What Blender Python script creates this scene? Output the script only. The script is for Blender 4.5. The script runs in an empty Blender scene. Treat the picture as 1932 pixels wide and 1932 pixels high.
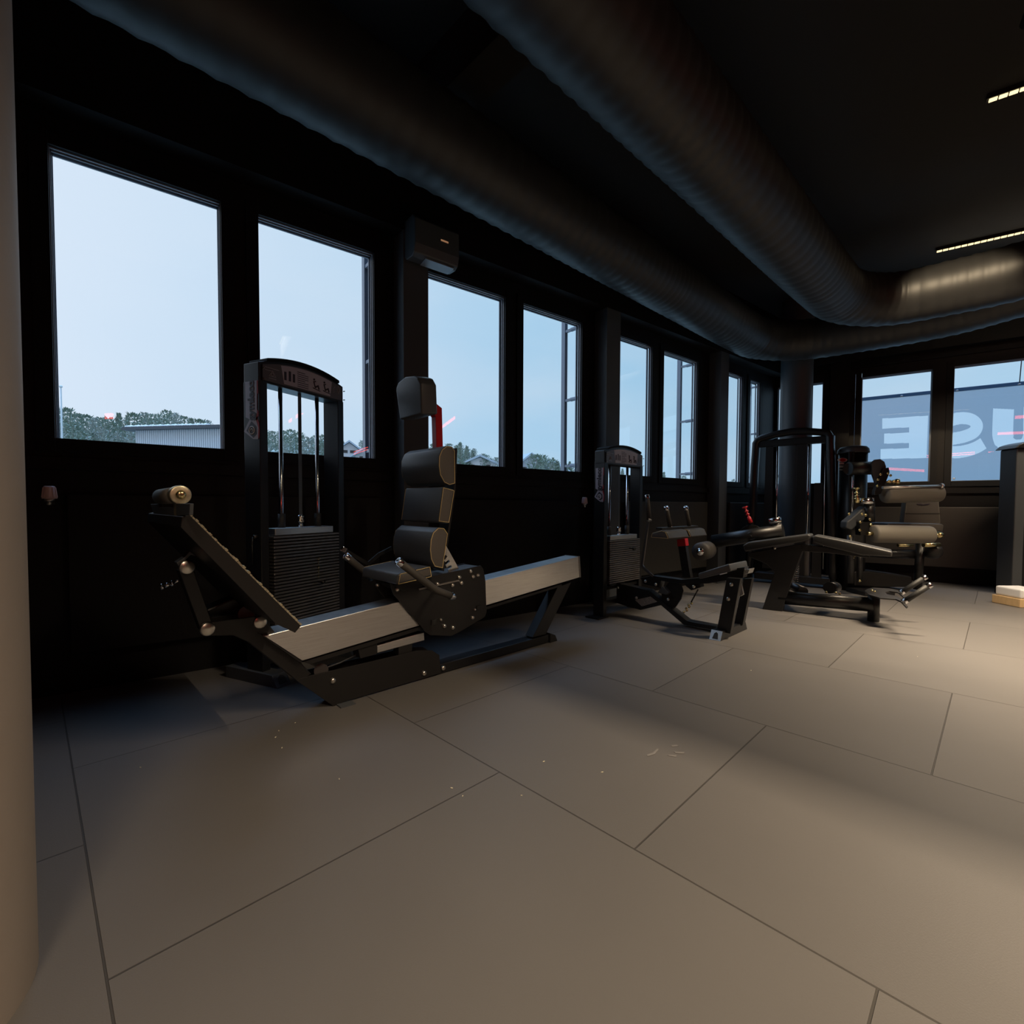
import bpy, bmesh, math, random
from mathutils import Vector, Matrix
random.seed(7)
V = Vector
SC = bpy.context.scene
COL = SC.collection
R = math.radians

# ------------------------------------------------------------------ camera, world, lights, exposure
FPX, CY = 914.38, 982.41
YAW, PITCH, ROLL, CAMH = R(51.929), R(1.839), R(0.223), 1.05
fw = V((-math.sin(YAW) * math.cos(PITCH), math.cos(YAW) * math.cos(PITCH), -math.sin(PITCH)))
rt0 = V((math.cos(YAW), math.sin(YAW), 0))
up0 = rt0.cross(fw)
rt = rt0 * math.cos(ROLL) + up0 * math.sin(ROLL)
up = up0 * math.cos(ROLL) - rt0 * math.sin(ROLL)
CAM = V((0, 0, CAMH))
cd = bpy.data.cameras.new('camera'); cam = bpy.data.objects.new('camera', cd); COL.objects.link(cam)
m = Matrix((rt, up, -fw)).transposed().to_4x4(); m.translation = CAM
cam.matrix_world = m
cd.sensor_width = 36; cd.lens = FPX / 1932 * 36; cd.shift_y = (CY - 966) / 1932; cd.clip_end = 600; cd.clip_start = .02
SC.camera = cam
vs = SC.view_settings
vs.view_transform = 'Standard'; vs.look = 'None'; vs.gamma = 1; vs.use_curve_mapping = False
vs.exposure = 0.0
SC.cycles.max_bounces = 6; SC.cycles.diffuse_bounces = 4; SC.cycles.transparent_max_bounces = 12
SC.cycles.sample_clamp_indirect = 4.0

W = bpy.data.worlds.new('sky'); SC.world = W; W.use_nodes = True
nt = W.node_tree; N = nt.nodes; L = nt.links
bg = N['Background']
tc = N.new('ShaderNodeTexCoord'); mp = N.new('ShaderNodeMapping'); mp.inputs['Scale'].default_value = (1, 1, 2.6)
ns = N.new('ShaderNodeTexNoise'); ns.inputs['Scale'].default_value = 2.2; ns.inputs['Detail'].default_value = 4; ns.inputs['Roughness'].default_value = .45
cr = N.new('ShaderNodeValToRGB')
cr.color_ramp.elements[0].position = .35; cr.color_ramp.elements[0].color = (.37, .62, .84, 1)
cr.color_ramp.elements[1].position = .68; cr.color_ramp.elements[1].color = (.53, .70, .86, 1)
L.new(tc.outputs['Generated'], mp.inputs[0]); L.new(mp.outputs[0], ns.inputs['Vector']); L.new(ns.outputs['Fac'], cr.inputs[0])
# the sky is brighter and whiter towards the west (-X) and the south (-Y) side
sx = N.new('ShaderNodeSeparateXYZ'); L.new(tc.outputs['Generated'], sx.inputs[0])
mr = N.new('ShaderNodeMapRange'); mr.inputs[1].default_value = .75; mr.inputs[2].default_value = -.15
L.new(sx.outputs['Y'], mr.inputs[0])
mx = N.new('ShaderNodeMix'); mx.data_type = 'RGBA'; mx.inputs[7].default_value = (.74, .85, .99, 1)
L.new(mr.outputs[0], mx.inputs[0]); L.new(cr.outputs[0], mx.inputs[6])
mb_ = N.new('ShaderNodeMix'); mb_.data_type = 'RGBA'; mb_.inputs[7].default_value = (.34, .60, 1.0, 1)
mzz = N.new('ShaderNodeMapRange'); mzz.inputs[1].default_value = .58; mzz.inputs[2].default_value = .85; L.new(sx.outputs['Z'], mzz.inputs[0]); L.new(mzz.outputs[0], mb_.inputs[0])
L.new(mx.outputs[2], mb_.inputs[6]); L.new(mb_.outputs[2], bg.inputs[0])
# overcast sky: the dome above about 35 degrees is several times brighter than the band near the horizon
mz = N.new('ShaderNodeMapRange'); mz.interpolation_type = 'SMOOTHSTEP'; mz.inputs[1].default_value = .58; mz.inputs[2].default_value = .95; mz.inputs[3].default_value = 1.06; mz.inputs[4].default_value = 6.0
L.new(sx.outputs['Z'], mz.inputs[0]); L.new(mz.outputs[0], bg.inputs[1])

def area(name, loc, sx_, sy_, rotz, power, color, spread=150, rot=None):
    ld = bpy.data.lights.new(name, 'AREA'); ld.shape = 'RECTANGLE'; ld.size = sx_; ld.size_y = sy_
    ld.energy = power; ld.color = color; ld.spread = R(spread)
    o = bpy.data.objects.new(name, ld); COL.objects.link(o); o.location = loc
    o.rotation_euler = rot or (0, 0, rotz)
    return o
WARM = (1.0, .80, .56)
STRIPS = [  # (x, y, heading, length, power) of the LED strips under the ceiling
    (-1.426, 7.157, 16.8, 3.0, 160, 104), (-.7, 4.8, 16.8, 1.6, 175, 92), (.2, 1.9, 6.8, 2.0, 185, 118), (.8, -1.0, 6.8, 2.2, 85, 130)]
CEIL = 3.95

# ------------------------------------------------------------------ picture -> world helpers (measured points laid on real planes)
def ray(x, y): return rt * ((x - 966) / FPX) + up * (-(y - CY) / FPX) + fw
def onp(x, y, p0, n):
    d = ray(x, y); return CAM + d * ((p0 - CAM).dot(n) / d.dot(n))
def fl(x, y, z=0): return onp(x, y, V((0, 0, z)), V((0, 0, 1)))
def PX(x, y, X): return onp(x, y, V((X, 0, 0)), V((1, 0, 0)))
def VF(x, y, p):
    "pixel laid on the upright plane through p that faces the camera position"
    n = V((fw.x, fw.y, 0)).normalized(); return onp(x, y, V(p), n)
class Fr:
    def __init__(s, o, ang):
        s.o = V((o[0], o[1], 0)); a = R(ang); s.a = a
        s.u = V((math.cos(a), math.sin(a), 0)); s.n = V((-math.sin(a), math.cos(a), 0))
    def W(s, l, w, z): return s.o + s.u * l + s.n * w + V((0, 0, z))
    def S(s, x, y, w): return onp(x, y, s.o + s.n * w, s.n)      # on the vertical plane w = const
    def F(s, x, y, l): return onp(x, y, s.o + s.u * l, s.u)      # on the vertical plane l = const
    def lw(s, p): q = p - s.o; return q.dot(s.u), q.dot(s.n), q.z

# ------------------------------------------------------------------ mesh builder (all in world coordinates)
class MB:
    def __init__(s): s.v = []; s.f = []; s.sm = []
    def add(s, vs_, fs, smooth=False):
        b = len(s.v); s.v += [tuple(v) for v in vs_]
        for f in fs: s.f.append([b + i for i in f]); s.sm.append(smooth)
        return s
    def prism(s, pts, vec, smooth=False):
        n = len(pts); vec = V(vec); a = [V(p) for p in pts]; b = [p + vec for p in a]
        nrm = V((0, 0, 0))
        for i in range(n): nrm += a[i].cross(a[(i + 1) % n])
        c0, c1 = list(range(n)), list(range(2 * n - 1, n - 1, -1))
        fs = [c1, c0] if nrm.dot(vec) > 0 else [c1[::-1], c0[::-1]]
        if nrm.dot(vec) > 0: fs = [c0[::-1], [i for i in range(n, 2 * n)]]; side = [[i, (i + 1) % n, n + (i + 1) % n, n + i] for i in range(n)]
        else: fs = [c0, [i for i in range(2 * n - 1, n - 1, -1)]]; side = [[(i + 1) % n, i, n + i, n + (i + 1) % n] for i in range(n)]
        return s.add(a + b, fs + side, smooth)
    def box(s, fr, l0, l1, w0, w1, z0, z1):
        return s.prism([fr.W(l0, w0, z0), fr.W(l1, w0, z0), fr.W(l1, w1, z0), fr.W(l0, w1, z0)], V((0, 0, z1 - z0)))
    def bar(s, a, b, cw, ch, side=None):
        a, b = V(a), V(b); d = (b - a).normalized()
        sd = V(side) if side is not None else d.cross(V((0, 0, 1)))
        sd = (sd - d * sd.dot(d)).normalized(); u = sd.cross(d).normalized()
        p = [a + sd * (cw / 2 * i) + u * (ch / 2 * j) for i, j in ((-1, -1), (1, -1), (1, 1), (-1, 1))]
        return s.prism(p, b - a)
    def cyl(s, a, b, r, r2=None, seg=20, cap=True, smooth=True):
        a, b = V(a), V(b); r2 = r if r2 is None else r2; d = (b - a).normalized()
        x = d.orthogonal().normalized(); y = d.cross(x)
        va = [a + (x * math.cos(t) + y * math.sin(t)) * r for t in [2 * math.pi * i / seg for i in range(seg)]]
        vb = [b + (x * math.cos(t) + y * math.sin(t)) * r2 for t in [2 * math.pi * i / seg for i in range(seg)]]
        s.add(va + vb, [[i, (i + 1) % seg, seg + (i + 1) % seg, seg + i] for i in range(seg)], smooth)
        if cap:
            s.add(va, [list(range(seg))[::-1]]); s.add(vb, [list(range(seg))])
        return s
    def lathe(s, a, d, prof, seg=24):
        "prof: (distance along d, radius) list from a"
        a, d = V(a), V(d).normalized(); x = d.orthogonal().normalized(); y = d.cross(x)
        vs_, fs = [], []
        for h, r in prof:
            for i in range(seg):
                t = 2 * math.pi * i / seg; vs_.append(a + d * h + (x * math.cos(t) + y * math.sin(t)) * max(r, 1e-5))
        for j in range(len(prof) - 1):
            for i in range(seg):
                k = (i + 1) % seg; fs.append([j * seg + i, j * seg + k, (j + 1) * seg + k, (j + 1) * seg + i])
        return s.add(vs_, fs, True)
    def tube(s, pts, r, seg=10, cap=True, radii=None):
        pts = [V(p) for p in pts]; n = len(pts); vs_, fs = [], []
        d0 = (pts[1] - pts[0]).normalized(); x = d0.orthogonal().normalized()
        for i, p in enumerate(pts):
            a = (pts[i] - pts[i - 1]).normalized() if i else d0
            b = (pts[i + 1] - pts[i]).normalized() if i < n - 1 else a
            t = (a + b).normalized(); x = (x - t * x.dot(t)).normalized(); y = t.cross(x)
            rr = (radii[i] if radii else r)
            k = 1 / max(.5, math.sqrt(max(0, (1 + a.dot(b)) / 2)))
            mit = (b - a)
            for j in range(seg):
                q = 2 * math.pi * j / seg; o = (x * math.cos(q) + y * math.sin(q)) * rr
                if mit.length > 1e-4:
                    mn = mit.normalized(); o += mn * (o.dot(mn) * (k - 1))
                vs_.append(p + o)
        for i in range(n - 1):
            for j in range(seg):
                k = (j + 1) % seg; fs.append([i * seg + j, i * seg + k, (i + 1) * seg + k, (i + 1) * seg + j])
        s.add(vs_, fs, True)
        if cap: s.add(vs_[:seg], [list(range(seg))[::-1]]); s.add(vs_[-seg:], [list(range(seg))])
        return s
    def ball(s, c, r, seg=12, sc=(1, 1, 1)):
        c = V(c); k = seg // 2; vs_ = []; fs = []
        for i in range(k + 1):
            a = math.pi * i / k
            for j in range(seg):
                b = 2 * math.pi * j / seg
                vs_.append(c + V((math.sin(a) * math.cos(b) * sc[0], math.sin(a) * math.sin(b) * sc[1], math.cos(a) * sc[2])) * r)
        for i in range(k):
            for j in range(seg):
                q = (j + 1) % seg; fs.append([(i + 1) * seg + j, (i + 1) * seg + q, i * seg + q, i * seg + j])
        return s.add(vs_, fs, True)
    def build(s, name, mat, parent=None, bevel=0, seg=2, smooth=False):
        me = bpy.data.meshes.new(name); me.from_pydata(s.v, [], s.f)
        for p, q in zip(me.polygons, s.sm): p.use_smooth = q or smooth
        bm = bmesh.new(); bm.from_mesh(me)
        bmesh.ops.remove_doubles(bm, verts=bm.verts, dist=1e-6)
        if bevel:
            es = [e for e in bm.edges if len(e.link_faces) == 2 and e.calc_face_angle(0) > R(28)]
            bmesh.ops.bevel(bm, geom=es, offset=bevel, segments=seg, profile=.5, affect='EDGES', clamp_overlap=True)
        bmesh.ops.recalc_face_normals(bm, faces=bm.faces)
        if parent is not None:
            bm.transform(root_of(parent).inverted())
        bm.to_mesh(me); bm.free()
        me.materials.append(mat)
        o = bpy.data.objects.new(name, me); COL.objects.link(o)
        if parent is not None: o.parent = parent; o['_r'] = 1
        return o
ROOTM = {}
def root_of(o):
    while o.parent is not None: o = o.parent
    return ROOTM.get(o.name, Matrix())
def thing(name, label, cat, loc, ang=0, group=None):
    o = bpy.data.objects.new(name, None); COL.objects.link(o); o.empty_display_size = .1
    o.location = loc; o.rotation_euler = (0, 0, ang)
    ROOTM[o.name] = Matrix.Translation(V(loc)) @ Matrix.Rotation(ang, 4, 'Z')
    o['label'] = label; o['category'] = cat
    if group: o['group'] = group
    return o
def tag(o, label=None, cat=None, group=None, kind=None):
    if label: o['label'] = label
    if cat: o['category'] = cat
    if group: o['group'] = group
    if kind: o['kind'] = kind
    return o
def pl(o, label): o['label'] = label; return o
def recenter(o, loc):
    o.data.transform(Matrix.Translation(-V(loc))); o.location = loc; return o
def text_mesh(name, txt, size, origin, right, upv, mat, parent=None, depth=.001, bold=0, align='LEFT', mirror=False):
    cu = bpy.data.curves.new(name, 'FONT'); cu.body = txt; cu.size = size; cu.extrude = depth; cu.offset = bold; cu.align_x = align; cu.resolution_u = 3
    t = bpy.data.objects.new(name + '_tmp', cu); COL.objects.link(t)
    dg = bpy.context.evaluated_depsgraph_get(); me = bpy.data.meshes.new_from_object(t.evaluated_get(dg))
    bpy.data.objects.remove(t); bpy.data.curves.remove(cu)
    r_, u_ = V(right).normalized(), V(upv).normalized(); n_ = r_.cross(u_)
    M = Matrix((r_, u_, n_)).transposed().to_4x4(); M.translation = V(origin)
    me.transform(M)
    if parent is not None: me.transform(root_of(parent).inverted())
    me.materials.clear(); me.materials.append(mat)
    o = bpy.data.objects.new(name, me); COL.objects.link(o)
    if parent is not None: o.parent = parent
    return o

# ------------------------------------------------------------------ materials
def mat(name, col, rough=.5, metal=0, spec=.5, noise=0, nscale=20, bump=0, bscale=60, emit=None, estr=0, coat=0, stretch=None):
    m_ = bpy.data.materials.new(name); m_.use_nodes = True; t = m_.node_tree; b = t.nodes['Principled BSDF']
    b.inputs['Base Color'].default_value = (*col, 1); b.inputs['Roughness'].default_value = rough
    b.inputs['Metallic'].default_value = metal; b.inputs['Specular IOR Level'].default_value = spec
    b.inputs['Coat Weight'].default_value = coat
    if emit: b.inputs['Emission Color'].default_value = (*emit, 1); b.inputs['Emission Strength'].default_value = estr
    if noise or bump:
        c = t.nodes.new('ShaderNodeTexCoord'); mp_ = t.nodes.new('ShaderNodeMapping'); t.links.new(c.outputs['Object'], mp_.inputs[0])
        if stretch: mp_.inputs['Scale'].default_value = stretch
    if noise:
        n_ = t.nodes.new('ShaderNodeTexNoise'); n_.inputs['Scale'].default_value = nscale; n_.inputs['Detail'].default_value = 5
        t.links.new(mp_.outputs[0], n_.inputs['Vector'])
        x_ = t.nodes.new('ShaderNodeMix'); x_.data_type = 'RGBA'
        x_.inputs[6].default_value = (*[c_ * (1 - noise) for c_ in col], 1); x_.inputs[7].default_value = (*[min(1, c_ * (1 + noise)) for c_ in col], 1)
        t.links.new(n_.outputs['Fac'], x_.inputs[0]); t.links.new(x_.outputs[2], b.inputs['Base Color'])
    if bump:
        n_ = t.nodes.new('ShaderNodeTexNoise'); n_.inputs['Scale'].default_value = bscale; n_.inputs['Detail'].default_value = 6
        t.links.new(mp_.outputs[0], n_.inputs['Vector'])
        bp = t.nodes.new('ShaderNodeBump'); bp.inputs['Strength'].default_value = bump; bp.inputs['Distance'].default_value = .01
        t.links.new(n_.outputs['Fac'], bp.inputs['Height']); t.links.new(bp.outputs[0], b.inputs['Normal'])
    return m_
M = dict(
    wall=mat('black_wall_paint', (.0048, .0038, .0042), .55, spec=.25, bump=.15, bscale=40),
    frame=mat('window_frame_black', (.005, .005, .0065), .6, spec=.22),
    reveal=mat('window_outer_metal', (.18, .2, .24), .35, spec=.6),
    ceil=mat('ceiling_black', (.005, .005, .005), .85),
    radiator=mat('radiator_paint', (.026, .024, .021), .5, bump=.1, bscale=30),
    radiator_back=mat('radiator_paint_lit', (.05, .045, .040), .5, bump=.1, bscale=30),  # same paint as radiator, lamplight put into a lighter colour
    duct=mat('duct_black', (.020, .020, .021), .5, spec=.5, noise=.25, nscale=8),
    column=mat('column_paint', (.06, .066, .074), .45),
    plaster=mat('beige_plaster', (.24, .205, .18), .6, bump=.12, bscale=25, noise=.08, nscale=3),
    black=mat('black_powder_coat', (.008, .008, .009), .36, spec=.55, bump=.04, bscale=400),
    blackflat=mat('black_plate', (.011, .010, .010), .42, spec=.45),
    leather=mat('black_leather', (.055, .058, .064), .42, spec=.5, bump=.12, bscale=220),
    sideleather=mat('side_leather', (.085, .074, .066), .55, bump=.15, bscale=260),
    stitch=mat('tan_stitching', (.62, .45, .20), .6),
    benchleather=mat('bench_leather', (.035, .035, .036), .42, spec=.5, bump=.1, bscale=220),
    benchside=mat('bench_side', (.010, .010, .010), .5),
    chrome=mat('chrome', (.75, .75, .77), .12, metal=1),
    bolt=mat('zinc_bolt', (.72, .68, .62), .28, metal=1),
    alu=mat('brushed_aluminium', (.86, .81, .78), .33, metal=1, noise=.25, nscale=5, stretch=(1.2, 1.2, 60)),
    steel=mat('plate_steel', (.30, .28, .27), .33, metal=.9, spec=.6),
    rubber=mat('black_rubber', (.012, .012, .012), .6, bump=.2, bscale=150),
    grip=mat('foam_grip', (.05, .045, .04), .65, bump=.2, bscale=200),
    red=mat('red_print_and_reflection', (.42, .012, .02), .3),  # red of the printed logos, and neon reflections painted onto metal parts
    tag=mat('engraved_tag', (.5, .45, .4), .35, metal=.8, noise=.6, nscale=120),
    panel=mat('header_panel', (.11, .098, .105), .35),
    panel2=mat('header_sheet', (.46, .43, .50), .4),
    ink=mat('panel_ink', (.035, .03, .045), .5),
    inklight=mat('panel_ink_light', (.3, .28, .3), .5),
    tread=mat('tread_metal', (.75, .62, .44), .38, metal=.9, noise=.5, nscale=60),
    white=mat('white_print', (.7, .7, .72), .5),
    valve=mat('valve_plastic', (.72, .52, .50), .45),
    brass=mat('yellow_zinc', (.75, .62, .32), .25, metal=1),
    greyfoam=mat('grey_foam', (.17, .155, .13), .6, bump=.1, bscale=150),
    darkfoam=mat('dark_foam', (.05, .046, .042), .6, bump=.1, bscale=150),
)
def emis(name, col, s):
    m_ = bpy.data.materials.new(name); m_.use_nodes = True; t = m_.node_tree; t.nodes.clear()
    e = t.nodes.new('ShaderNodeEmission'); o = t.nodes.new('ShaderNodeOutputMaterial'); e.inputs[0].default_value = (*col, 1); e.inputs[1].default_value = s
    t.links.new(e.outputs[0], o.inputs[0]); return m_
M['led'] = emis('led_diffuser', (1, .80, .42), 1.6)
M['neon'] = emis('red_neon', (1, .09, .06), 9)
M['digit'] = emis('amber_display', (1, .5, .25), .25)
def glass_mat():
    m_ = bpy.data.materials.new('window_glass'); m_.use_nodes = True; t = m_.node_tree; t.nodes.clear()
    tr = t.nodes.new('ShaderNodeBsdfTransparent'); tr.inputs[0].default_value = (.975, .985, .99, 1)
    gl = t.nodes.new('ShaderNodeBsdfGlossy'); gl.inputs['Roughness'].default_value = 0.0
    lw_ = t.nodes.new('ShaderNodeLayerWeight'); lw_.inputs[0].default_value = .5
    pw = t.nodes.new('ShaderNodeMath'); pw.operation = 'POWER'; pw.inputs[1].default_value = 5; t.links.new(lw_.outputs['Facing'], pw.inputs[0])
    fr = t.nodes.new('ShaderNodeMath'); fr.operation = 'MULTIPLY_ADD'; fr.inputs[1].default_value = .9; fr.inputs[2].default_value = .04; t.links.new(pw.outputs[0], fr.inputs[0])
    mx_ = t.nodes.new('ShaderNodeMixShader'); o = t.nodes.new('ShaderNodeOutputMaterial')
    t.links.new(fr.outputs[0], mx_.inputs[0]); t.links.new(tr.outputs[0], mx_.inputs[1]); t.links.new(gl.outputs[0], mx_.inputs[2]); t.links.new(mx_.outputs[0], o.inputs[0])
    return m_
M['glass'] = glass_mat()
def floor_mat():
    m_ = bpy.data.materials.new('rubber_mat_floor'); m_.use_nodes = True; t = m_.node_tree; b = t.nodes['Principled BSDF']
    N_, L_ = t.nodes, t.links
    c = N_.new('ShaderNodeTexCoord'); mp_ = N_.new('ShaderNodeMapping'); mp_.vector_type = 'POINT'
    mp_.inputs['Rotation'].default_value = (0, 0, R(-6.8)); mp_.inputs['Location'].default_value = (FLOOR_OFF[0], FLOOR_OFF[1], 0)
    L_.new(c.outputs['Object'], mp_.inputs[0])
    br = N_.new('ShaderNodeTexBrick'); br.offset = .5; br.inputs['Scale'].default_value = 1; br.inputs['Mortar Size'].default_value = .003
    br.inputs['Mortar Smooth'].default_value = .3; br.inputs['Brick Width'].default_value = MATW; br.inputs['Row Height'].default_value = MATH
    br.inputs['Color1'].default_value = (.108, .101, .097, 1); br.inputs['Color2'].default_value = (.122, .114, .109, 1); br.inputs['Mortar'].default_value = (.05, .045, .04, 1)
    L_.new(mp_.outputs[0], br.inputs['Vector'])
    n1 = N_.new('ShaderNodeTexNoise'); n1.inputs['Scale'].default_value = 1.1; n1.inputs['Detail'].default_value = 5; L_.new(c.outputs['Object'], n1.inputs['Vector'])
    mr_ = N_.new('ShaderNodeMapRange'); mr_.inputs[3].default_value = .82; mr_.inputs[4].default_value = 1.16; L_.new(n1.outputs['Fac'], mr_.inputs[0])
    mu = N_.new('ShaderNodeMix'); mu.data_type = 'RGBA'; mu.blend_type = 'MULTIPLY'; mu.inputs[0].default_value = 1
    L_.new(br.outputs['Color'], mu.inputs[6]); L_.new(mr_.outputs[0], mu.inputs[7]); L_.new(mu.outputs[2], b.inputs['Base Color'])
    b.inputs['Roughness'].default_value = .48; b.inputs['Specular IOR Level'].default_value = .45
    n2 = N_.new('ShaderNodeTexNoise'); n2.inputs['Scale'].default_value = 260; n2.inputs['Detail'].default_value = 3; L_.new(c.outputs['Object'], n2.inputs['Vector'])
    bp = N_.new('ShaderNodeBump'); bp.inputs['Strength'].default_value = .12; bp.inputs['Distance'].default_value = .004; L_.new(n2.outputs['Fac'], bp.inputs['Height'])
    bp2 = N_.new('ShaderNodeBump'); bp2.invert = True; bp2.inputs['Strength'].default_value = .8; bp2.inputs['Distance'].default_value = .004
    L_.new(br.outputs['Fac'], bp2.inputs['Height']); L_.new(bp.outputs[0], bp2.inputs['Normal']); L_.new(bp2.outputs[0], b.inputs['Normal'])
    return m_
FLOOR_OFF = (.76 + .6, -1.29 + 1.19 * 10); MATW, MATH = 1.2, 1.19
M['floor'] = floor_mat()

# ------------------------------------------------------------------ the room
LX = -3.60                                    # inner face of the left (window) wall
BW = Fr((-3.60, 8.21), 16.5)                  # back wall, local l along it, w outwards
XR, YB = 9.0, -6.0
def struct(name, mb, m_, **k): return tag(mb.build(name, m_, **k), kind='structure')
bwend = BW.W(13.2, 0, 0)
mb = MB(); mb.prism([V((-3.9, YB - .2, -.12)), V((XR + .2, YB - .2, -.12)), V((XR + .2, bwend.y + .3, -.12)), V((-3.9, 8.5, -.12))], V((0, 0, .12)))
struct('floor', mb, M['floor'])
mb = MB(); mb.prism([V((-3.9, YB - .2, CEIL)), V((XR + .2, YB - .2, CEIL)), V((XR + .2, bwend.y + .3, CEIL)), V((-3.9, 8.5, CEIL))], V((0, 0, .12)))
struct('ceiling', mb, M['ceil'])

def wall_open(fr, l0, l1, w0, w1, z0, z1, ops):
    "wall slab with rectangular openings (sorted by l, not overlapping)"
    mb = MB(); cur = l0
    for a, b, c, d in ops:
        mb.box(fr, cur, a, w0, w1, z0, z1); mb.box(fr, a, b, w0, w1, z0, c); mb.box(fr, a, b, w0, w1, d, z1); cur = b
    mb.box(fr, cur, l1, w0, w1, z0, z1); return mb
LF = Fr((LX, 0), 90)                           # left wall: l = world Y, w = outwards (-X)
ZT = 2.955; ZB = 1.403; F_ = .075
lw_g = [(-.321, .470), (.684, 1.472), (1.925, 2.725), (2.941, 3.735), (4.170, 4.945), (5.178, 5.935), (6.40, 7.15), (7.372, 7.70)]
ops = [(a - F_, b + F_, ZB - F_, ZT + F_) for a, b in lw_g]
struct('wall_left', wall_open(LF, YB, 8.32, 0, .075, -.0, CEIL, ops), M['wall'])
bw_g = []
for xa, xb in ((1456, 1554), (1626, 1760), (1800, 0)):
    a = BW.lw(BW.S(xa, 720, 0))[0] if xa > 1456 else .045
    b = BW.lw(BW.S(xb, 700, 0))[0] if xb else a + 1.02
    bw_g.append((a, b))
d_ = bw_g[2][1] + .3; bw_g += [(d_ + .3, d_ + 1.2), (d_ + 1.5, d_ + 2.4)]
BZ0, BZ1 = ZB, ZT
ops = [(max(0.005, a - F_), b + F_, BZ0 - F_, BZ1 + F_) for a, b in bw_g]
struct('wall_back', wall_open(BW, 0, 13.3, 0, .075, 0, CEIL, ops), M['wall'])
mb = MB(); mb.prism([V((XR, YB, 0)), V((XR + .2, YB, 0)), V((XR + .2, bwend.y, 0)), V((XR, bwend.y, 0))], V((0, 0, CEIL))); struct('wall_right', mb, M['wall'])
mb = MB(); mb.prism([V((-3.6, YB, 0)), V((XR, YB, 0)), V((XR, YB - .2, 0)), V((-3.6, YB - .2, 0))], V((0, 0, CEIL))); struct('wall_front', mb, M['wall'])

wn = 0
def window(fr, a, b, z0, z1):
    global wn; wn += 1
    mb = MB(); f = F_
    # inner sash frame (black), proud of the wall face by 12 mm
    for (l0, l1, y0, y1) in ((a - f, a, z0 - f, z1 + f), (b, b + f, z0 - f, z1 + f), (a, b, z0 - f, z0), (a, b, z1, z1 + f)):
        mb.box(fr, l0 + .001, l1 - .001, -.012, .05, y0 + .001, y1 - .001)
    # shadow gap bead between casing and sash
    o = mb.build('window_%d' % wn, M['frame']); tag(o, kind='structure')
    mo = MB(); g = .014
    for k, (w0, w1) in enumerate(((.012, .024), (.034, .044), (.064, .074))):
        q = g * (k + 1) * .8
        for (l0, l1, y0, y1) in ((a - .01, a + q * .35, z0, z1), (b - q * .35, b + .01, z0, z1), (a, b, z0 - .01, z0 + q * .2), (a, b, z1 - q * .5, z1 + .01)):
            mo.box(fr, l0, l1, w0, w1, y0, y1)
    oo = mo.build('glazing_bead', M['reveal'], o)
    mg = MB(); mg.box(fr, a - .005, b + .005, .058, .062, z0 - .005, z1 + .005)
    mg.build('pane', M['glass'], o)
    return o
for a, b in lw_g: window(LF, a, b, ZB, ZT)
for a, b in bw_g: window(BW, a, b, BZ0, BZ1)

# mullion grooves, sill boards and the panelling lines under the windows
tn = 0
def trim(mb, m_=None):
    global tn; tn += 1; return struct('trim_%d' % tn, mb, m_ or M['wall'])
bays = [(-.55, 1.60), (1.93, 4.0), (4.30, 6.30), (6.62, 8.1)]
for a, b in bays:
    mb = MB(); mb.box(LF, a, b, -.022, 0, 1.235, 1.30); trim(mb)
mb = MB(); mb.box(BW, .1, 13, -.022, 0, 1.235, 1.30); trim(mb)
mb = MB(); mb.box(BW, .1, 13, -.03, 0, 3.02 + F_, 3.05 + F_); trim(mb, M['frame'])
# pillars along the left wall
PXF = LX + .17
def pyl(x): return PX(x, 800, PXF).y
for k, (xa, xb) in enumerate(((762, 808.5), (1143.6, 1169), (1359, 1373.5))):
    y0, y1 = pyl(xa), pyl(xb)
    mb = MB(); mb.box(LF, y0, y1, -.17, 0, 0, 3.12)
    trim(mb, M['column']); 
mb = MB(); mb.box(LF, -1.2, -.62, -.17, 0, 0, 3.12); trim(mb, M['column'])
# corner pier of the back wall and post between windows
for xa, xb in ((1566, 1603),):
    a, b = BW.lw(BW.S(xa, 760, -.12))[0], BW.lw(BW.S(xb, 760, -.12))[0]
    mb = MB(); mb.box(BW, a, b, -.12, 0, 0, 3.2); trim(mb, M['wall'])
# beam (bulkhead) over the left windows, flush with the pillars
mb = MB(); mb.box(LF, YB, 8.2, -.17, 0, 3.12, CEIL); trim(mb, M['wall'])
mb = MB(); mb.box(BW, .17, 13, -.14, 0, 3.2, CEIL); trim(mb, M['wall'])
# ceiling beams
for y in (1.6,):
    mb = MB(); bf = Fr((-3.4, y), 6.8); mb.box(bf, 0, 12.2, -.12, .12, 3.62, CEIL); trim(mb, M['ceil'])

# radiators
def radiator(fr, a, b, z0, z1, label, d=.055, m_='radiator'):
    t = thing('panel_radiator', label, 'radiator', fr.W((a + b) / 2, -.05, 0), fr.a, 'panel radiators under the windows')
    mb = MB(); mb.box(fr, a, b, -d, -.02, z0, z1)
    mb.build('heating_panel', M[m_], t, bevel=.006)
    for l in (a + .2, b - .2):
        mb = MB(); mb.box(fr, l - .02, l + .02, -.02, -.001, z0 + .05, z1 - .05); mb.build('wall_bracket', M['wall'], t)
    return t
radiator(LF, -.28, 1.50, .22, 1.10, 'long panel radiator darkened as in shade, on the dark wall behind the leg press', m_='wall')  # same paint as the other radiators; wall black stands in for shade
radiator(LF, 2.05, 3.5, .22, 1.10, 'panel radiator darkened as in shade, between the first and second wall pillars', m_='wall')  # shade put into the colour by using the wall black
radiator(LF, 4.45, 6.15, .22, 1.10, 'dark panel radiator behind the upright grips of the seated machine')
radiator(LF, 6.75, 7.9, .22, 1.10, 'short panel radiator under the last window pair of the long wall')
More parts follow.
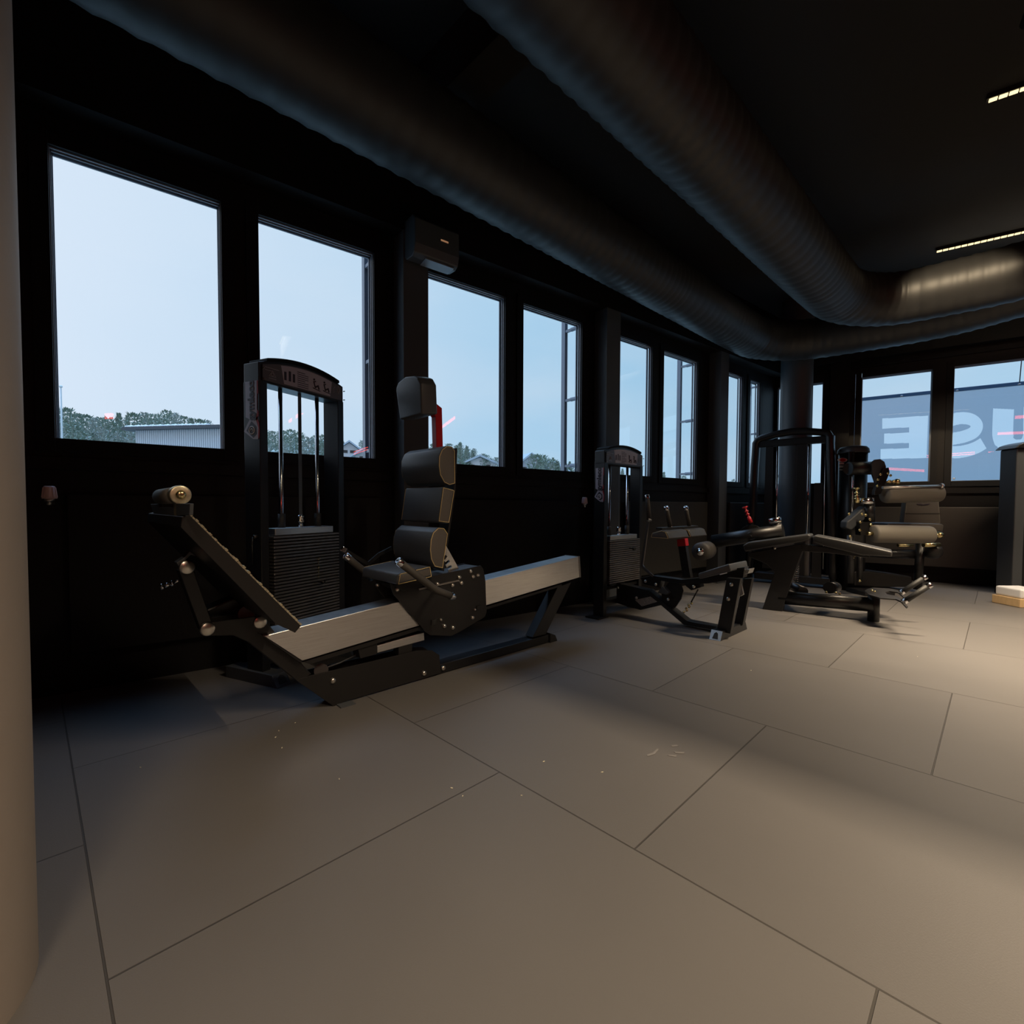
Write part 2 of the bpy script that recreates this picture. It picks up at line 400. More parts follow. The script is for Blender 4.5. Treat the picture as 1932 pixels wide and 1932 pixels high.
za = BW.lw(BW.S(1850, 957, -.1))[2]; zb = BW.lw(BW.S(1850, 1075, -.1))[2]
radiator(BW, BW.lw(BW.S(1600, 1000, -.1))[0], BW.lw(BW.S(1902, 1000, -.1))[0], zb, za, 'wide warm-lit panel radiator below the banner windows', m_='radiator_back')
# thermostat valves
def valve(px_, py0, py1, X, label):
    a, b = PX(px_, py0, X), PX(px_, py1, X)
    h = a.z - b.z
    t = thing('thermostat_valve', label, 'radiator valve', b, 0, 'thermostat heads on the radiators')
    mb = MB(); mb.lathe(a, V((0, 0, -1)), [(0, 0), (0, .019), (.004, .023), (h * .45, .027), (h * .66, .030), (h * .66, .0)], 20)
    for i in range(10):
        q = 2 * math.pi * i / 10
        c = V((math.cos(q), math.sin(q), 0))
        mb.bar(a + c * .0235 - V((0, 0, .008)), a + c * .0295 - V((0, 0, h * .6)), .005, .005)
    mb.build('dial', M['valve'], t)
    mb = MB(); mb.cyl(a - V((0, 0, h * .66)), a - V((0, 0, h * .8)), .020, seg=12); mb.cyl(a - V((0, 0, h * .8)), b, .011, seg=12)
    mb.bar(b + V((0, 0, .01)), V((LX + .0, b.y, b.z + .01)), .014, .014)
    mb.build('valve_body', M['bolt'], t)
valve(93, 917, 953, LX + .15, 'pinkish ribbed thermostat head on the dark wall at far left')
valve(1103, 938, 957, LX + .15, 'small reddish thermostat head left of the second weight tower')

# foreground column at the left edge
fc = V((-1.62, -.52, 0)); 
mb = MB()
cd_ = ray(50, 966); cd_.z = 0; cd_.normalize()
perp = V((cd_.y, -cd_.x, 0))
dist = 1.55; rr = .30
cc = CAM + cd_ * dist - perp * 0
cc = V((cc.x, cc.y, 0)) + V((-cd_.y, cd_.x, 0)) * rr
mb.cyl(cc, cc + V((0, 0, CEIL)), rr, seg=64, cap=False)
o = recenter(mb.build('round_column', M['plaster']), cc)
tag(o, 'smooth beige plaster column at the left edge of the photo', 'column')
# dark round column at the corner
cdist = 5.9
p = fl(1499, 1100); 
ccol = BW.W(.62, -.95, 0)
d1 = ray(1499, 900); d1.z = 0
# on the viewing line through the shaft's centre
t_ = 8.05 / d1.length
ccol = V((d1.x * t_, d1.y * t_, 0)); cr_ = (1530.5 - 1468.5) / 2 / FPX * (8.05 * fw.x * d1.x / d1.length + 8.05 * fw.y * d1.y / d1.length) * .86
mb = MB(); mb.cyl(ccol, ccol + V((0, 0, CEIL)), cr_, seg=48, cap=False)
o = recenter(mb.build('round_column', M['column']), ccol)
tag(o, 'dark round column rising behind the rounded weight tower in the corner', 'column')

# ------------------------------------------------------------------ ducts
def ribbed(path, r, pitch, amp, seg=36):
    "resample the path and make a spiral-wound duct"
    pts = []; rad = []
    P = [V(p) for p in path]
    # catmull smoothing of corners
    fine = []
    for i in range(len(P) - 1):
        p0 = P[max(i - 1, 0)]; p1 = P[i]; p2 = P[i + 1]; p3 = P[min(i + 2, len(P) - 1)]
        n = max(2, int((p2 - p1).length / .02))
        for k in range(n):
            t = k / n
            fine.append(.5 * ((2 * p1) + (-p0 + p2) * t + (2 * p0 - 5 * p1 + 4 * p2 - p3) * t * t + (-p0 + 3 * p1 - 3 * p2 + p3) * t ** 3))
    fine.append(P[-1])
    s_ = 0; nxt = 0; k = 0
    for i in range(1, len(fine)):
        s_ += (fine[i] - fine[i - 1]).length
        if s_ >= nxt:
            pts.append(fine[i]); rad.append(r + (amp if k % 3 == 0 else 0)); k += 1; nxt = s_ + pitch / 3
    return pts, rad
DD = Fr((0, 0), 95.3)
def dw(t, lat, z): return DD.W(t, lat, z)
rD = .25
Z1, LAT1 = 3.236, 2.495; Z2, LAT2 = 3.175, 1.362
elb1 = dw(7.05, LAT1, Z1)
pa = [dw(-6, LAT1, Z1), dw(0, LAT1, Z1), dw(4, LAT1, Z1), dw(6.2, LAT1, Z1), dw(6.75, LAT1 - .06, Z1)]
def bwp(l, w, z): return BW.W(l, w, z)
l1, w1, _ = BW.lw(dw(7.1, LAT1 - .3, Z1))
pa += [bwp(l1 + .1, w1 + .05, Z1), bwp(l1 + .7, w1 + .1, Z1), bwp(l1 + 1.6, w1 + .05, Z1 + .02), bwp(l1 + 2.6, w1 - .2, Z1 + .1), bwp(l1 + 5, w1 - .9, Z1 + .1)]
pts, rad = ribbed(pa, rD, .075, .007)
mb = MB(); mb.tube(pts, rD, 36, radii=rad)
o = mb.build('ventilation_duct', M['duct']); tag(o, 'black ribbed duct running nearest the window wall and behind the corner column', 'duct', 'ribbed ventilation ducts')
pb = [dw(-6, LAT2, Z2), dw(0, LAT2, Z2), dw(3, LAT2, Z2), dw(5.2, LAT2, Z2), dw(5.85, LAT2 - .05, Z2)]
l2, w2, _ = BW.lw(dw(6.25, LAT2 - .28, Z2))
pb += [bwp(l2 + .05, w2, Z2), bwp(l2 + .5, w2 + .02, Z2), bwp(l2 + 1.1, w2 - .05, Z2 + .02), bwp(l2 + 2.0, w2 - .35, Z2 + .08), bwp(l2 + 5, w2 - 1.5, Z2 + .1)]
pts, rad = ribbed(pb, rD, .075, .007)
mb = MB(); mb.tube(pts, rD, 36, radii=rad)
o = mb.build('ventilation_duct', M['duct']); tag(o, 'black ribbed duct with a warm-lit elbow turning right under the ceiling', 'duct', 'ribbed ventilation ducts')

# wall-hung air curtain on the bulkhead
ya, yb = PX(783, 470, LX + .34).y, PX(866, 505, LX + .34).y
zb_ = PX(866, 507, LX + .34).z
t = thing('air_conditioner', 'black rounded air conditioner unit on the bulkhead above the second window bay', 'air conditioner', (LX + .17, (ya + yb) / 2, zb_))
prof = [(.17, zb_ + .30), (.30, zb_ + .30), (.34, zb_ + .26), (.345, zb_ + .08), (.325, zb_ + .02), (.29, zb_), (.20, zb_ + .005), (.172, zb_ + .03)]
mb = MB(); mb.prism([V((LX + x, ya, z)) for x, z in prof], V((0, yb - ya, 0))); mb.build('housing', M['column'], t, bevel=.006)
mb = MB(); mb.prism([V((LX + .22, ya + .1, zb_ - .004)), V((LX + .315, ya + .1, zb_ + .006)), V((LX + .315, yb - .03, zb_ + .006)), V((LX + .22, yb - .03, zb_ - .004))], V((0, 0, -.006)))
pl(mb.build('air_outlet', M['reveal'], t), 'pale outlet flap along the underside')
q0, q1 = PX(832, 451, LX + .346), PX(846, 455, LX + .346)
mb = MB(); mb.prism([V((LX + .345, q0.y, q0.z)), V((LX + .345, q1.y, q0.z)), V((LX + .345, q1.y, q0.z - .012)), V((LX + .345, q0.y, q0.z - .012))], V((.002, 0, 0)))
pl(mb.build('display', M['digit'], t), 'tiny amber display')

# ------------------------------------------------------------------ LED strips and the red neon tubes
def strip(x, y, hd, ln, power, spread, label):
    fr = Fr((x, y), hd)
    t = thing('led_strip_light', label, 'ceiling light', (x, y, CEIL - .05), R(hd), 'LED strips under the ceiling')
    mb = MB(); mb.box(fr, -.01, ln, -.022, .022, CEIL - .035, CEIL - .001); mb.build('housing', M['black'], t)
    n = int(ln / .0515); mb = MB()
    for i in range(n): mb.box(fr, i * .0515 + .003, i * .0515 + .046, -.014, .014, CEIL - .045, CEIL - .034)
    mb.build('diffuser', M['led'], t)
    a = area('strip_lamp', fr.W(ln / 2, 0, CEIL - .06), ln, .03, R(hd), power, WARM, spread)
    a.parent = t; a.matrix_parent_inverse = ROOTM[t.name].inverted()
labs = ['segmented warm LED strip glowing on the black ceiling at upper right', 'warm LED strip over the middle of the floor', 'warm LED strip over the leg press aisle', 'warm LED strip behind the camera']
for st_, lb in zip(STRIPS, labs): strip(*st_, lb)
def neon(a, b, label, r=.017, gap=.05):
    a, b = V(a), V(b); t = thing('neon_light', label, 'neon light', a, 0, 'red neon lights of the gym')
    up_ = abs((b - a).normalized().z) > .9
    for k in (0, 1):
        o_ = V((gap * k, 0, 0)) if up_ else V((0, 0, -gap * k))
        mb = MB(); mb.cyl(a + o_, b + o_, r, seg=10); mb.build('neon_tube', M['neon'], t)
    if not up_:
        for f_ in (.1, .9):
            p = a.lerp(b, f_); mb = MB(); mb.cyl(p - V((0, 0, gap)), V((p.x, p.y, CEIL)), .004, seg=6); mb.build('hanger', M['black'], t)
neon((4.24, -.62, 2.8), (6.27, -.5, 2.8), 'pair of red neon tubes reflected low in the first window')
neon((6.5, 5.62, 2.8), (8.7, 5.85, 2.8), 'pair of red neon tubes reflected in the second window', gap=.07)
neon((1.05, 5.09, 2.8), (2.4, 5.53, 2.8), 'pair of red neon tubes reflected beside the head rest', gap=.03)
neon((.82, -.18, 2.2), (2.2, -1.48, 2.2), 'pair of red neon tubes reflected left in the first banner window', gap=.04)
neon((2.93, -3.17, 2.8), (3.84, -2.32, 2.8), 'pair of red neon tubes reflected in the middle of the banner windows', gap=.06)
neon((4.25, -2.44, 2.8), (4.98, -2.67, 2.8), 'short pair of red neon tubes reflected at the right of the banner', gap=.05)
neon((2.04, 2.54, 2.8), (3.6, 2.62, 2.8), 'pair of red neon tubes reflected highest in the banner windows', gap=.03)
def spotlight(loc, aim, power, deg, blend, label, col=(1, .78, .50)):
    loc, aim = V(loc), V(aim); d = (aim - loc).normalized()
    t = thing('ceiling_spotlight', label, 'spotlight', loc, 0, 'track spotlights')
    mb = MB(); mb.lathe(loc - d * .10, d, [(0, 0), (0, .04), (.13, .05), (.13, .044), (.03, .03)], 20); mb.cyl(loc - d * .04, V((loc.x, loc.y, CEIL)), .01, seg=8); mb.build('lamp_housing', M['black'], t)
    ld = bpy.data.lights.new('spot_lamp', 'SPOT'); ld.energy = power; ld.color = col; ld.spot_size = R(deg); ld.spot_blend = blend; ld.shadow_soft_size = .03
    o = bpy.data.objects.new('spot_lamp', ld); COL.objects.link(o); o.parent = t; o.location = d * .04; o.rotation_euler = d.to_track_quat('-Z', 'Y').to_euler()
spotlight((-.4, 3.9, 3.72), VF(1800, 562, (-.9, 6.4, 3.2)), 420, 24, .7, 'spotlight aimed at the ribbed duct bend')
spotlight((1.6, 3.6, 3.75), fl(1960, 1230), 120, 62, 1.0, 'spotlight aimed at the floor at the right')

# ================================================================== machines: shared pieces
def bolt(parent, c, n, r=.014, m_=None):
    n = V(n).normalized(); mb = MB()
    mb.lathe(c, n, [(0, r), (.004, r), (.010, r * .78), (.013, r * .35), (.0125, 0)], 14)
    return mb.build('bolt', m_ or M['bolt'], parent)
def rod_grip(parent, pts, r, name='handle', m_='grip', cap=.03):
    "a foam-covered handle along pts with chrome end caps"
    P = [V(p) for p in pts]
    mb = MB(); mb.tube(P, r, 14); h = mb.build(name, M[m_], parent)
    for a, b in ((P[0], P[1]), (P[-1], P[-2])):
        d = (a - b).normalized(); c_ = MB(); c_.lathe(a - d * cap * .6, d, [(0, r * 1.12), (cap * .9, r * 1.12), (cap, r * .95), (cap, r * .5), (cap * .85, r * .4), (cap * .85, 0)], 16)
        pl(c_.build('end_cap', M['chrome'], h), 'chrome end cap')
    return h
def pad(parent, prof, vec, name='cushion', bevel=.012, piping=True, side='sideleather', m_='leather'):
    mb = MB(); mb.prism(prof, vec)
    c = mb.build(name, M[m_], parent, bevel=bevel, seg=3, smooth=False)
    for p_ in c.data.polygons: p_.use_smooth = True
    c.data.materials.append(M[side])
    vn = V(vec).normalized()
    for p_ in c.data.polygons:
        nw = (root_of(parent).to_3x3() @ p_.normal)
        if abs(nw.dot(vn)) > .995: p_.material_index = 1
    if piping:
        for k, off in ((0, 0), (1, 1)):
            q = [V(p) + V(vec) * off for p in prof]
            cen = sum(q, V()) / len(q)
            q = [p + (cen - p).normalized() * bevel * .9 + vn * (-.0015 if k == 0 else .0015) for p in q]
            mp2 = MB(); mp2.tube(q + [q[0]], .0018, 5, cap=False); pl(mp2.build('stitching', M['stitch'], c), 'tan stitched seam')
    return c
def weight_tower(parent, T, Wd, H, z0, z1, D=.134, foot=True, logo=True, npl=None, rods=(.2, .455), hz=None, chain=None, lm=None):
    bt = z0
    e = MB(); up_w = .052
    for a in (0, Wd - up_w): e.box(T, a, a + up_w, 0, D, .0, H - .11)
    hd = e.build('weight_tower_frame', M['black'], parent, bevel=.003)
    mb = MB(); hz = hz or H - .116
    n = 14; top = []
    for i in range(n + 1):
        l = Wd * i / n; top.append((l, H - .005 + .055 * (1 - (2 * i / n - 1) ** 2)))
    prof = [T.W(0, .004, hz), T.W(Wd, .004, hz)] + [T.W(l, .004, z) for l, z in top[::-1]]
    mb.prism(prof, T.n * (D - .008)); mb.build('header', M['black'], hd, bevel=.004)
    mb = MB(); pts = [(l, z) for l, z in top if .03 < l < Wd - .03]
    prof = [T.W(l, -.012, z - .004) for l, z in pts] + [T.W(l, -.012, z + .016) for l, z in pts[::-1]]
    mb.prism(prof, T.n * (D + .024)); mb.build('arched_cap', M['frame'], hd, bevel=.004)
    # printed exercise card
    zt = lambda l: H - .012 + .055 * (1 - (2 * l / Wd - 1) ** 2)
    ls = [.02 + (Wd - .04) * i / 12 for i in range(13)]
    mb = MB(); mb.prism([T.W(l, 0, hz + .012) for l in ls] + [T.W(l, 0, zt(l) - .012) for l in ls[::-1]], T.n * -.004)
    card = mb.build('exercise_card', M['panel'], hd)
    ls = [.145 + (Wd - .255) * i / 10 for i in range(11)]
    q = [T.W(l + (.02 if i == 0 else (-.015 if i == 10 else 0)), -.004, hz + .020) for i, l in enumerate(ls)] + [T.W(l, -.004, zt(l) - .018) for l in ls[::-1]]
    mb = MB(); mb.prism(q, T.n * -.0015); mb.build('instruction_sheet', M['panel2'], hd)
    mb = MB()
    for k in range(9):      # text lines, muscle chart and two exercise figures
        z = zt(Wd / 2) - .045 - k * .0125
        mb.box(T, Wd * .40, Wd * .40 + (.085 if k % 4 else .06), -.0066, -.0055, z, z + .004)
    for c_, h_ in ((Wd * .265, .05), (Wd * .315, .06), (Wd * .36, .05)):
        mb.box(T, c_ - .008, c_ + .008, -.0066, -.0055, hz + .045, hz + .045 + h_); 
    mb.build('printed_text', M['ink'], hd)
    mb = MB()
    for c_ in (Wd * .63, Wd * .76):
        b_ = hz + .035
        mb.tube([T.W(c_ - .03, -.0065, b_ + .01), T.W(c_ + .03, -.0065, b_)], .003, 6)
        mb.tube([T.W(c_ - .01, -.0065, b_ + .012), T.W(c_ - .022, -.0065, b_ + .05), T.W(c_ - .008, -.0065, b_ + .055)], .004, 6)
        mb.tube([T.W(c_ - .01, -.0065, b_ + .018), T.W(c_ + .012, -.0065, b_ + .03), T.W(c_ + .02, -.0065, b_ + .008)], .005, 6)
        mb.ball(T.W(c_ - .02, -.0065, b_ + .065), .007, 8)
    mb.build('exercise_figures', M['ink'], hd)
    mb = MB(); c_ = T.W(.085, -.0045, hz + .045)
    mb.tube([c_ - T.u * .022, c_ + V((0, 0, .034)), c_ + T.u * .022, c_ - T.u * .022], .0022, 5)
    mb.tube([c_ + T.u * (.009 * math.cos(a)) + V((0, 0, .012 + .009 * math.sin(a))) for a in [i * .7 for i in range(10)]], .0022, 5)
    mb.box(T, .06, .11, -.0055, -.0045, hz + .03, hz + .034); mb.box(T, .035, .13, -.0055, -.0045, zt(.08) - .04, zt(.08) - .036); mb.box(T, .035, .09, -.0055, -.0045, zt(.08) - .055, zt(.08) - .051)
    mb.build('printed_emblem', M['inklight'], hd)
    mb = MB(); c_ = T.W(Wd - .05, -.0045, hz + .05)
    mb.tube([c_, c_ + V((0, 0, .03)) - T.u * .01, c_ + V((0, 0, .055)), c_ + V((0, 0, .03)) + T.u * .012, c_], .002, 5)
    mb.tube([c_ - T.u * .04, c_ + V((0, 0, .03)) - T.u * .045, c_ + V((0, 0, .045)) - T.u * .03], .002, 5)
    mb.build('printed_emblem', M['inklight'], hd)
    for l in (.013, Wd - .013):
        for z in (hz + .02, zt(l) - .03): bolt(hd, T.W(l + .01, -.004, z), -T.n, .004)
    # guide rods, belt, weights
    wm = D * .45
    for l in rods:
        mb = MB(); mb.cyl(T.W(l, wm, bt - .04), T.W(l, wm, hz + .01), .0125, seg=16); pl(mb.build('guide_rod', M['chrome'], hd), 'chrome guide rod')
        mb = MB(); mb.cyl(T.W(l, wm, z1), T.W(l, wm, z1 + .085), .022, seg=16); mb.build('rubber_bumper', M['rubber'], hd)
    lm = lm or sum(rods) / 2
    mb = MB(); mb.box(T, lm - .012, lm + .012, wm - .002, wm + .002, z1 + .07, hz + .02); mb.build('lifting_belt', M['column'], hd)
    mb = MB(); mb.cyl(T.W(lm, wm, z1), T.W(lm, wm, z1 + .03), .014, seg=12); mb.lathe(T.W(lm, wm, z1 + .03), (0, 0, 1), [(0, .02), (.01, .024), (.025, .018), (.03, .022), (.045, .02), (.047, 0)], 14)
    mb.build('belt_clamp', M['chrome'], hd)
    mb = MB(); mb.box(T, .085, Wd - .115, -.012, D - .04, z1 - .042, z1); mb.build('top_plate', M['alu'], hd, bevel=.003)
    pitch = .0198; n = npl or int((z1 - .044 - bt) / pitch)
    mb = MB(); zt_ = z1 - .046
    mb.box(T, .07, Wd - .07, -.02, D - .03, zt_ - pitch + .0068, zt_)
    p0 = mb.build('weight_plate', M['steel'], hd, bevel=.002)
    for i in range(1, n):
        c = p0.copy(); COL.objects.link(c); c.location = (0, 0, -i * pitch)
    if chain:
        mb = MB(); lc, za_, zb_ = chain
        for i in range(int((za_ - zb_) / .012)):
            mb.ball(T.W(lc, -.024, za_ - i * .012), .0035, 6)
        mb.build('pin_chain', M['brass'], hd)
        mb = MB(); mb.cyl(T.W(lc, -.02, zb_), T.W(lc, -.055, zb_), .006); mb.cyl(T.W(lc, -.055, zb_), T.W(lc, -.075, zb_), .014, .010, seg=12); mb.build('selector_pin', M['black'], hd)
    mb = MB()
    mb.box(T, .052, Wd - .052, .01, D - .01, .10, .15); mb.box(T, .052, Wd - .052, .02, D - .02, bt - .05, bt - .02); mb.build('lower_crossbar', M['black'], hd, bevel=.003)
    return hd
def tower_foot(parent, T, l0, l1, w0, w1, zt=.07):
    mb = MB(); h = parent
    mb.prism([T.W(l0, w1, 0), T.W(l0, w1, zt), T.W(l0, w0 + .045, zt), T.W(l0, w0, .0)], T.u * (l1 - l0))
    f = mb.build('foot', M['column'], parent, bevel=.003)
    c0, c1 = l0 + .022, l1 - .022; lm = (c0 + c1) / 2
    P = lambda l, k: T.W(l, w0 + .045 * k, zt * k) - T.n * .0015 + V((0, 0, .0015))
    mb = MB(); mb.prism([P(c0, .22), P(c1, .22), P(lm + .018, .7), P(lm, .86), P(lm - .018, .7)], V((0, 0, .0015)) - T.n * .0015)
    mb.build('foot_recess', M['rubber'], parent)
    return f
def logo_text(parent, T, zlo, zhi, D, m_=None):
    "upright wordmark and triangle emblem on the left face of a tower"
    # face l = 0, facing -u ; reads bottom to top
    h = zhi - zlo; P = lambda a, b, e=0: T.W(-.001 - e, D * a, zlo + h * b)
    mb = MB()   # red offset layer, towards the front edge of the face
    mb.prism([P(.06, 1.0), P(.16, 1.0), P(.16, .78), P(.06, .78)], -T.u * .001)
    mb.prism([P(.12, .78), P(.22, .78), P(.24, .36), P(.06, .40), P(.06, .48), P(.14, .52)], -T.u * .001)
    mb.prism([P(.0, .16), P(.03, .28), P(.12, .36), P(.22, .30), P(.06, .02), P(.02, .06)], -T.u * .001)
    mb.build('decal_shadow', M['red'], parent)
    mb = MB()
    mb.prism([P(.14, 1.0, .001), P(.86, 1.0, .001), P(.86, .40, .001), P(.60, .36, .001), P(.98, .16, .001), P(.40, .02, .001), P(.10, .01, .001), P(.06, .20, .001), P(.22, .36, .001), P(.14, .44, .001)], -T.u * .001)
    mb.build('decal_outline', M['panel2'], parent)
    text_mesh('wordmark', 'gymleco', h * .205, P(.32, .335, .0035), V((0, 0, 1)), T.n, M['ink'], parent, bold=.0025)
    c_ = T.W(-.0035, D * .46, zlo + h * .17); r = D * .30
    mb = MB(); mb.prism([c_ + T.n * a + V((0, 0, b)) for a, b in ((r * 1.15, 0), (r * .1, r * 1.3), (-r * .95, r * .5), (-r, -r * .6), (-r * .3, -r * 1.1))], -T.u * .0006); mb.build('emblem', M['ink'], parent)
    mb = MB(); mb.tube([c_ - T.u * .001 + T.n * (r * .55 * math.cos(a)) + V((0, 0, r * .55 * math.sin(a))) for a in [i * .5 for i in range(14)]], .0035, 6)
    mb.tube([c_ - T.u * .001 + T.n * (r * .22 * math.cos(a)) + V((0, 0, r * .22 * math.sin(a))) for a in [i * .7 for i in range(7)]], .003, 6)
    mb.build('emblem_ring', M['white'], parent)

# ================================================================== 1. leg press
A = Fr((-2.53, .803), 96.0)
LP = thing('leg_press_machine', 'black horizontal leg press with brushed aluminium rail, stitched seat and tall weight tower', 'gym machine', A.o, A.a)
def SP(w, pts): return [A.S(x, y, w) for x, y in pts]
def sprism(name, w, pts, dw_, m_, parent=LP, bevel=.003):
    mb = MB(); mb.prism(SP(w, pts), A.n * dw_); return mb.build(name, M[m_], parent, bevel=bevel)
sprism('side_plate', 0, [(558, 1283), (581, 1276), (740, 1239), (785, 1228), (815, 1227), (829, 1236), (832, 1270), (646, 1325), (630, 1333)], .008, 'blackflat', bevel=.001)
p_ = SP(0, [(558, 1283), (581, 1276), (740, 1239), (785, 1228), (815, 1227), (829, 1236), (832, 1270), (646, 1325), (630, 1333)])
mb = MB(); mb.prism([p + A.n * .10 for p in p_], A.n * .008); mb.build('side_plate', M['blackflat'], LP, bevel=.001)
mb = MB(); mb.box(A, .55, 1.70, .008, .10, .004, .062); bt_ = mb.build('base_tube', M['black'], LP, bevel=.004)
mb = MB(); mb.prism([A.W(1.70, -.004, 0), A.W(1.785, -.004, 0), A.W(1.76, -.004, .05), A.W(1.70, -.004, .075)], A.n * .116); mb.build('end_cap', M['rubber'], bt_, bevel=.004)
for q_ in ((-.055, 0), (.10, .16)):
    mb = MB(); mb.box(A, .02, .10, q_[0], q_[1], 0, .006); mb.build('floor_bracket', M['column'], LP)
sprism('rear_leg', .012, [(1005, 1203), (1030, 1197), (1078, 1098), (1052, 1108)], .08, 'black')
def rail_(): 
    a = SP(-.02, [(497, 1200), (570, 1247), (1094, 1089), (1092, 1050)])
    mb = MB(); mb.prism(a, A.n * .14); o = mb.build('rail', M['alu'], LP, bevel=.003)
    mb = MB(); s0 = SP(-.012, [(572, 1249), (1060, 1102), (1060, 1106), (585, 1253)]); mb.prism(s0, A.n * .124); mb.build('rail_underside_channel', M['blackflat'], o)
    e = SP(-.024, [(1092, 1049.5), (1094, 1089.5), (1096, 1089), (1094, 1049.5)]); mb = MB(); mb.prism(e, A.n * .148); mb.build('rail_end_plate', M['steel'], o)
    e = SP(-.024, [(490, 1196), (566, 1250), (572, 1249), (497, 1200)]); mb = MB(); mb.prism(e, A.n * .148); mb.build('rail_end_plate', M['black'], o)
rail_()
sprism('lower_slide', .01, [(712, 1218), (800, 1193), (801, 1208), (712, 1232)], .06, 'alu')
sprism('slide_block', .0, [(675, 1222), (712, 1213), (712, 1234), (680, 1243)], .08, 'blackflat')
sprism('slide_block', .012, [(752, 1212), (778, 1206), (778, 1232), (752, 1236)], .06, 'blackflat')
mb = MB(); mb.tube([A.S(606, 1263, .05), A.S(640, 1251, .05), A.S(675, 1234, .05), A.S(700, 1225, .05)], .005, 8); mb.build('cable', M['column'], LP)
mb = MB(); mb.cyl(A.S(606, 1265, .02), A.S(606, 1265, .08), .035, seg=24); mb.build('pulley', M['blackflat'], LP)
# linkage at the front
arm = [(380, 1184), (386, 1176), (480, 1163), (502, 1172), (585, 1274), (560, 1284), (470, 1212), (440, 1199), (390, 1200)]
sprism('link_plate', .0, arm, .010, 'blackflat')
mb = MB(); mb.prism([p + A.n * .10 for p in SP(0, arm)], A.n * .010); mb.build('link_plate', M['blackflat'], LP, bevel=.002)
sprism('diagonal_strut', .01, [(505, 1183), (588, 1272), (562, 1282), (484, 1196)], .09, 'black')
sprism('swing_arm', .012, [(338, 1078), (362, 1066), (402, 1180), (380, 1192)], .075, 'black')
for x, y in ((392, 1187), (491, 1174), (353, 1070)):
    mb = MB(); c_ = A.S(x, y, 0); mb.lathe(c_ + A.n * .01, -A.n, [(0, .03), (.012, .03), (.016, .026), (.016, 0)], 24); pl(mb.build('pivot_cap', M['bolt'], LP), 'round zinc pivot cap')
mb = MB(); q = SP(.0, [(333, 1062), (348, 1052), (358, 1040), (372, 1050), (360, 1047), (346, 1060), (337, 1068)])
mb.prism(q, A.n * .06); mb.build('yoke', M['column'], LP, bevel=.002)
q = SP(.04, [(302, 1108), (309, 1106), (322, 1101), (327, 1100), (342, 1093)])
mb = MB(); mb.cyl(q[0], q[1], .013); mb.cyl(q[1], q[2], .009); mb.cyl(q[2], q[3], .012); mb.cyl(q[3], q[4], .005); pl(mb.build('pull_pin', M['chrome'], LP), 'chrome spring pull pin')
sprism('damper_cover', .14, [(388, 1151), (440, 1129), (470, 1128), (478, 1160), (392, 1165)], .1, 'black', bevel=.008)
mb = MB(); mb.cyl(A.S(465, 1158, .06), A.S(465, 1158, .26), .035, seg=20); mb.build('roller_bearing', M['column'], LP)
# foot plate
fp = SP(-.34, [(357, 971), (568, 1181), (557, 1194), (520, 1177), (341, 995), (343, 975)])
mb = MB(); mb.prism(fp, A.n * .78); FP = mb.build('foot_plate', M['blackflat'], LP, bevel=.002)
d_fp = (fp[1] - fp[0]).normalized(); nf = d_fp.cross(A.n).normalized(); nf = nf if nf.x * A.u.x + nf.y * A.u.y > 0 or nf.z > 0 else -nf
mb = MB(); a_, b_ = fp[0], fp[1]
for i in range(46):
    t0, t1 = i / 46, (i + .86) / 46; h_ = .004 + .006 * random.random()
    mb.prism([a_.lerp(b_, t0), a_.lerp(b_, t1), a_.lerp(b_, t1) + nf * h_, a_.lerp(b_, t0) + nf * h_], A.n * .78)
mb.build('tread', M['tread'], FP)
ltop = A.lw(fp[0])[0]
br_ = [A.F(x, y, ltop - .02) for x, y in ((284, 951), (300, 951), (301, 957), (326, 957), (327, 950), (358, 950), (357, 972), (320, 973), (290, 971))]
mb = MB(); mb.prism(br_, A.u * .012); mb.build('top_bracket', M['column'], FP, bevel=.002)
a_, b_ = A.F(304, 937, ltop - .005), A.F(336, 934, ltop - .005)
mb = MB(); mb.cyl(a_, b_, .033, seg=24); mb.ball(a_, .033, 16); pl(mb.build('push_roller', M['greyfoam'], FP), 'grey rubber roller on top of the foot plate')
u_ = (b_ - a_).normalized()
mb = MB(); mb.lathe(b_, u_, [(0, .036), (.05, .036), (.052, .03), (.052, 0)], 24); mb.bar(b_ + u_ * .025 - V((0, 0, .0)), b_ + u_ * .025 - V((0, 0, .09)), .05, .03, side=u_); mb.build('roller_bracket', M['tread'], FP, bevel=.002)
bolt(FP, b_ + u_ * .052, u_, .018, M['brass'])
# carriage
cp = [(736, 1100), (742, 1121), (804, 1193), (812, 1198.5), (852, 1200), (868, 1192), (888, 1180), (915, 1164), (918, 1155), (916, 1096), (912, 1073), (907, 1067), (818, 1087)]
sprism('carriage_plate', -.036, cp, .008, 'blackflat', bevel=.001)
mb = MB(); mb.prism([p + A.n * .165 for p in SP(-.036, cp)], A.n * .008); mb.build('carriage_plate', M['blackflat'], LP, bevel=.001)
t0, t1 = A.S(822, 1087, -.028), A.S(906, 1068.5, -.028)
mb = MB(); mb.prism([t0, t1, t1 - V((0, 0, .006)), t0 - V((0, 0, .006))], A.n * .157); mb.build('carriage_cover', M['steel'], LP)
t0, t1 = A.S(790, 1112, -.04), A.S(866, 1095, -.04)
mb = MB(); mb.bar(t0, t1, .006, .01, side=A.n); mb.build('adjuster_rail', M['steel'], LP)
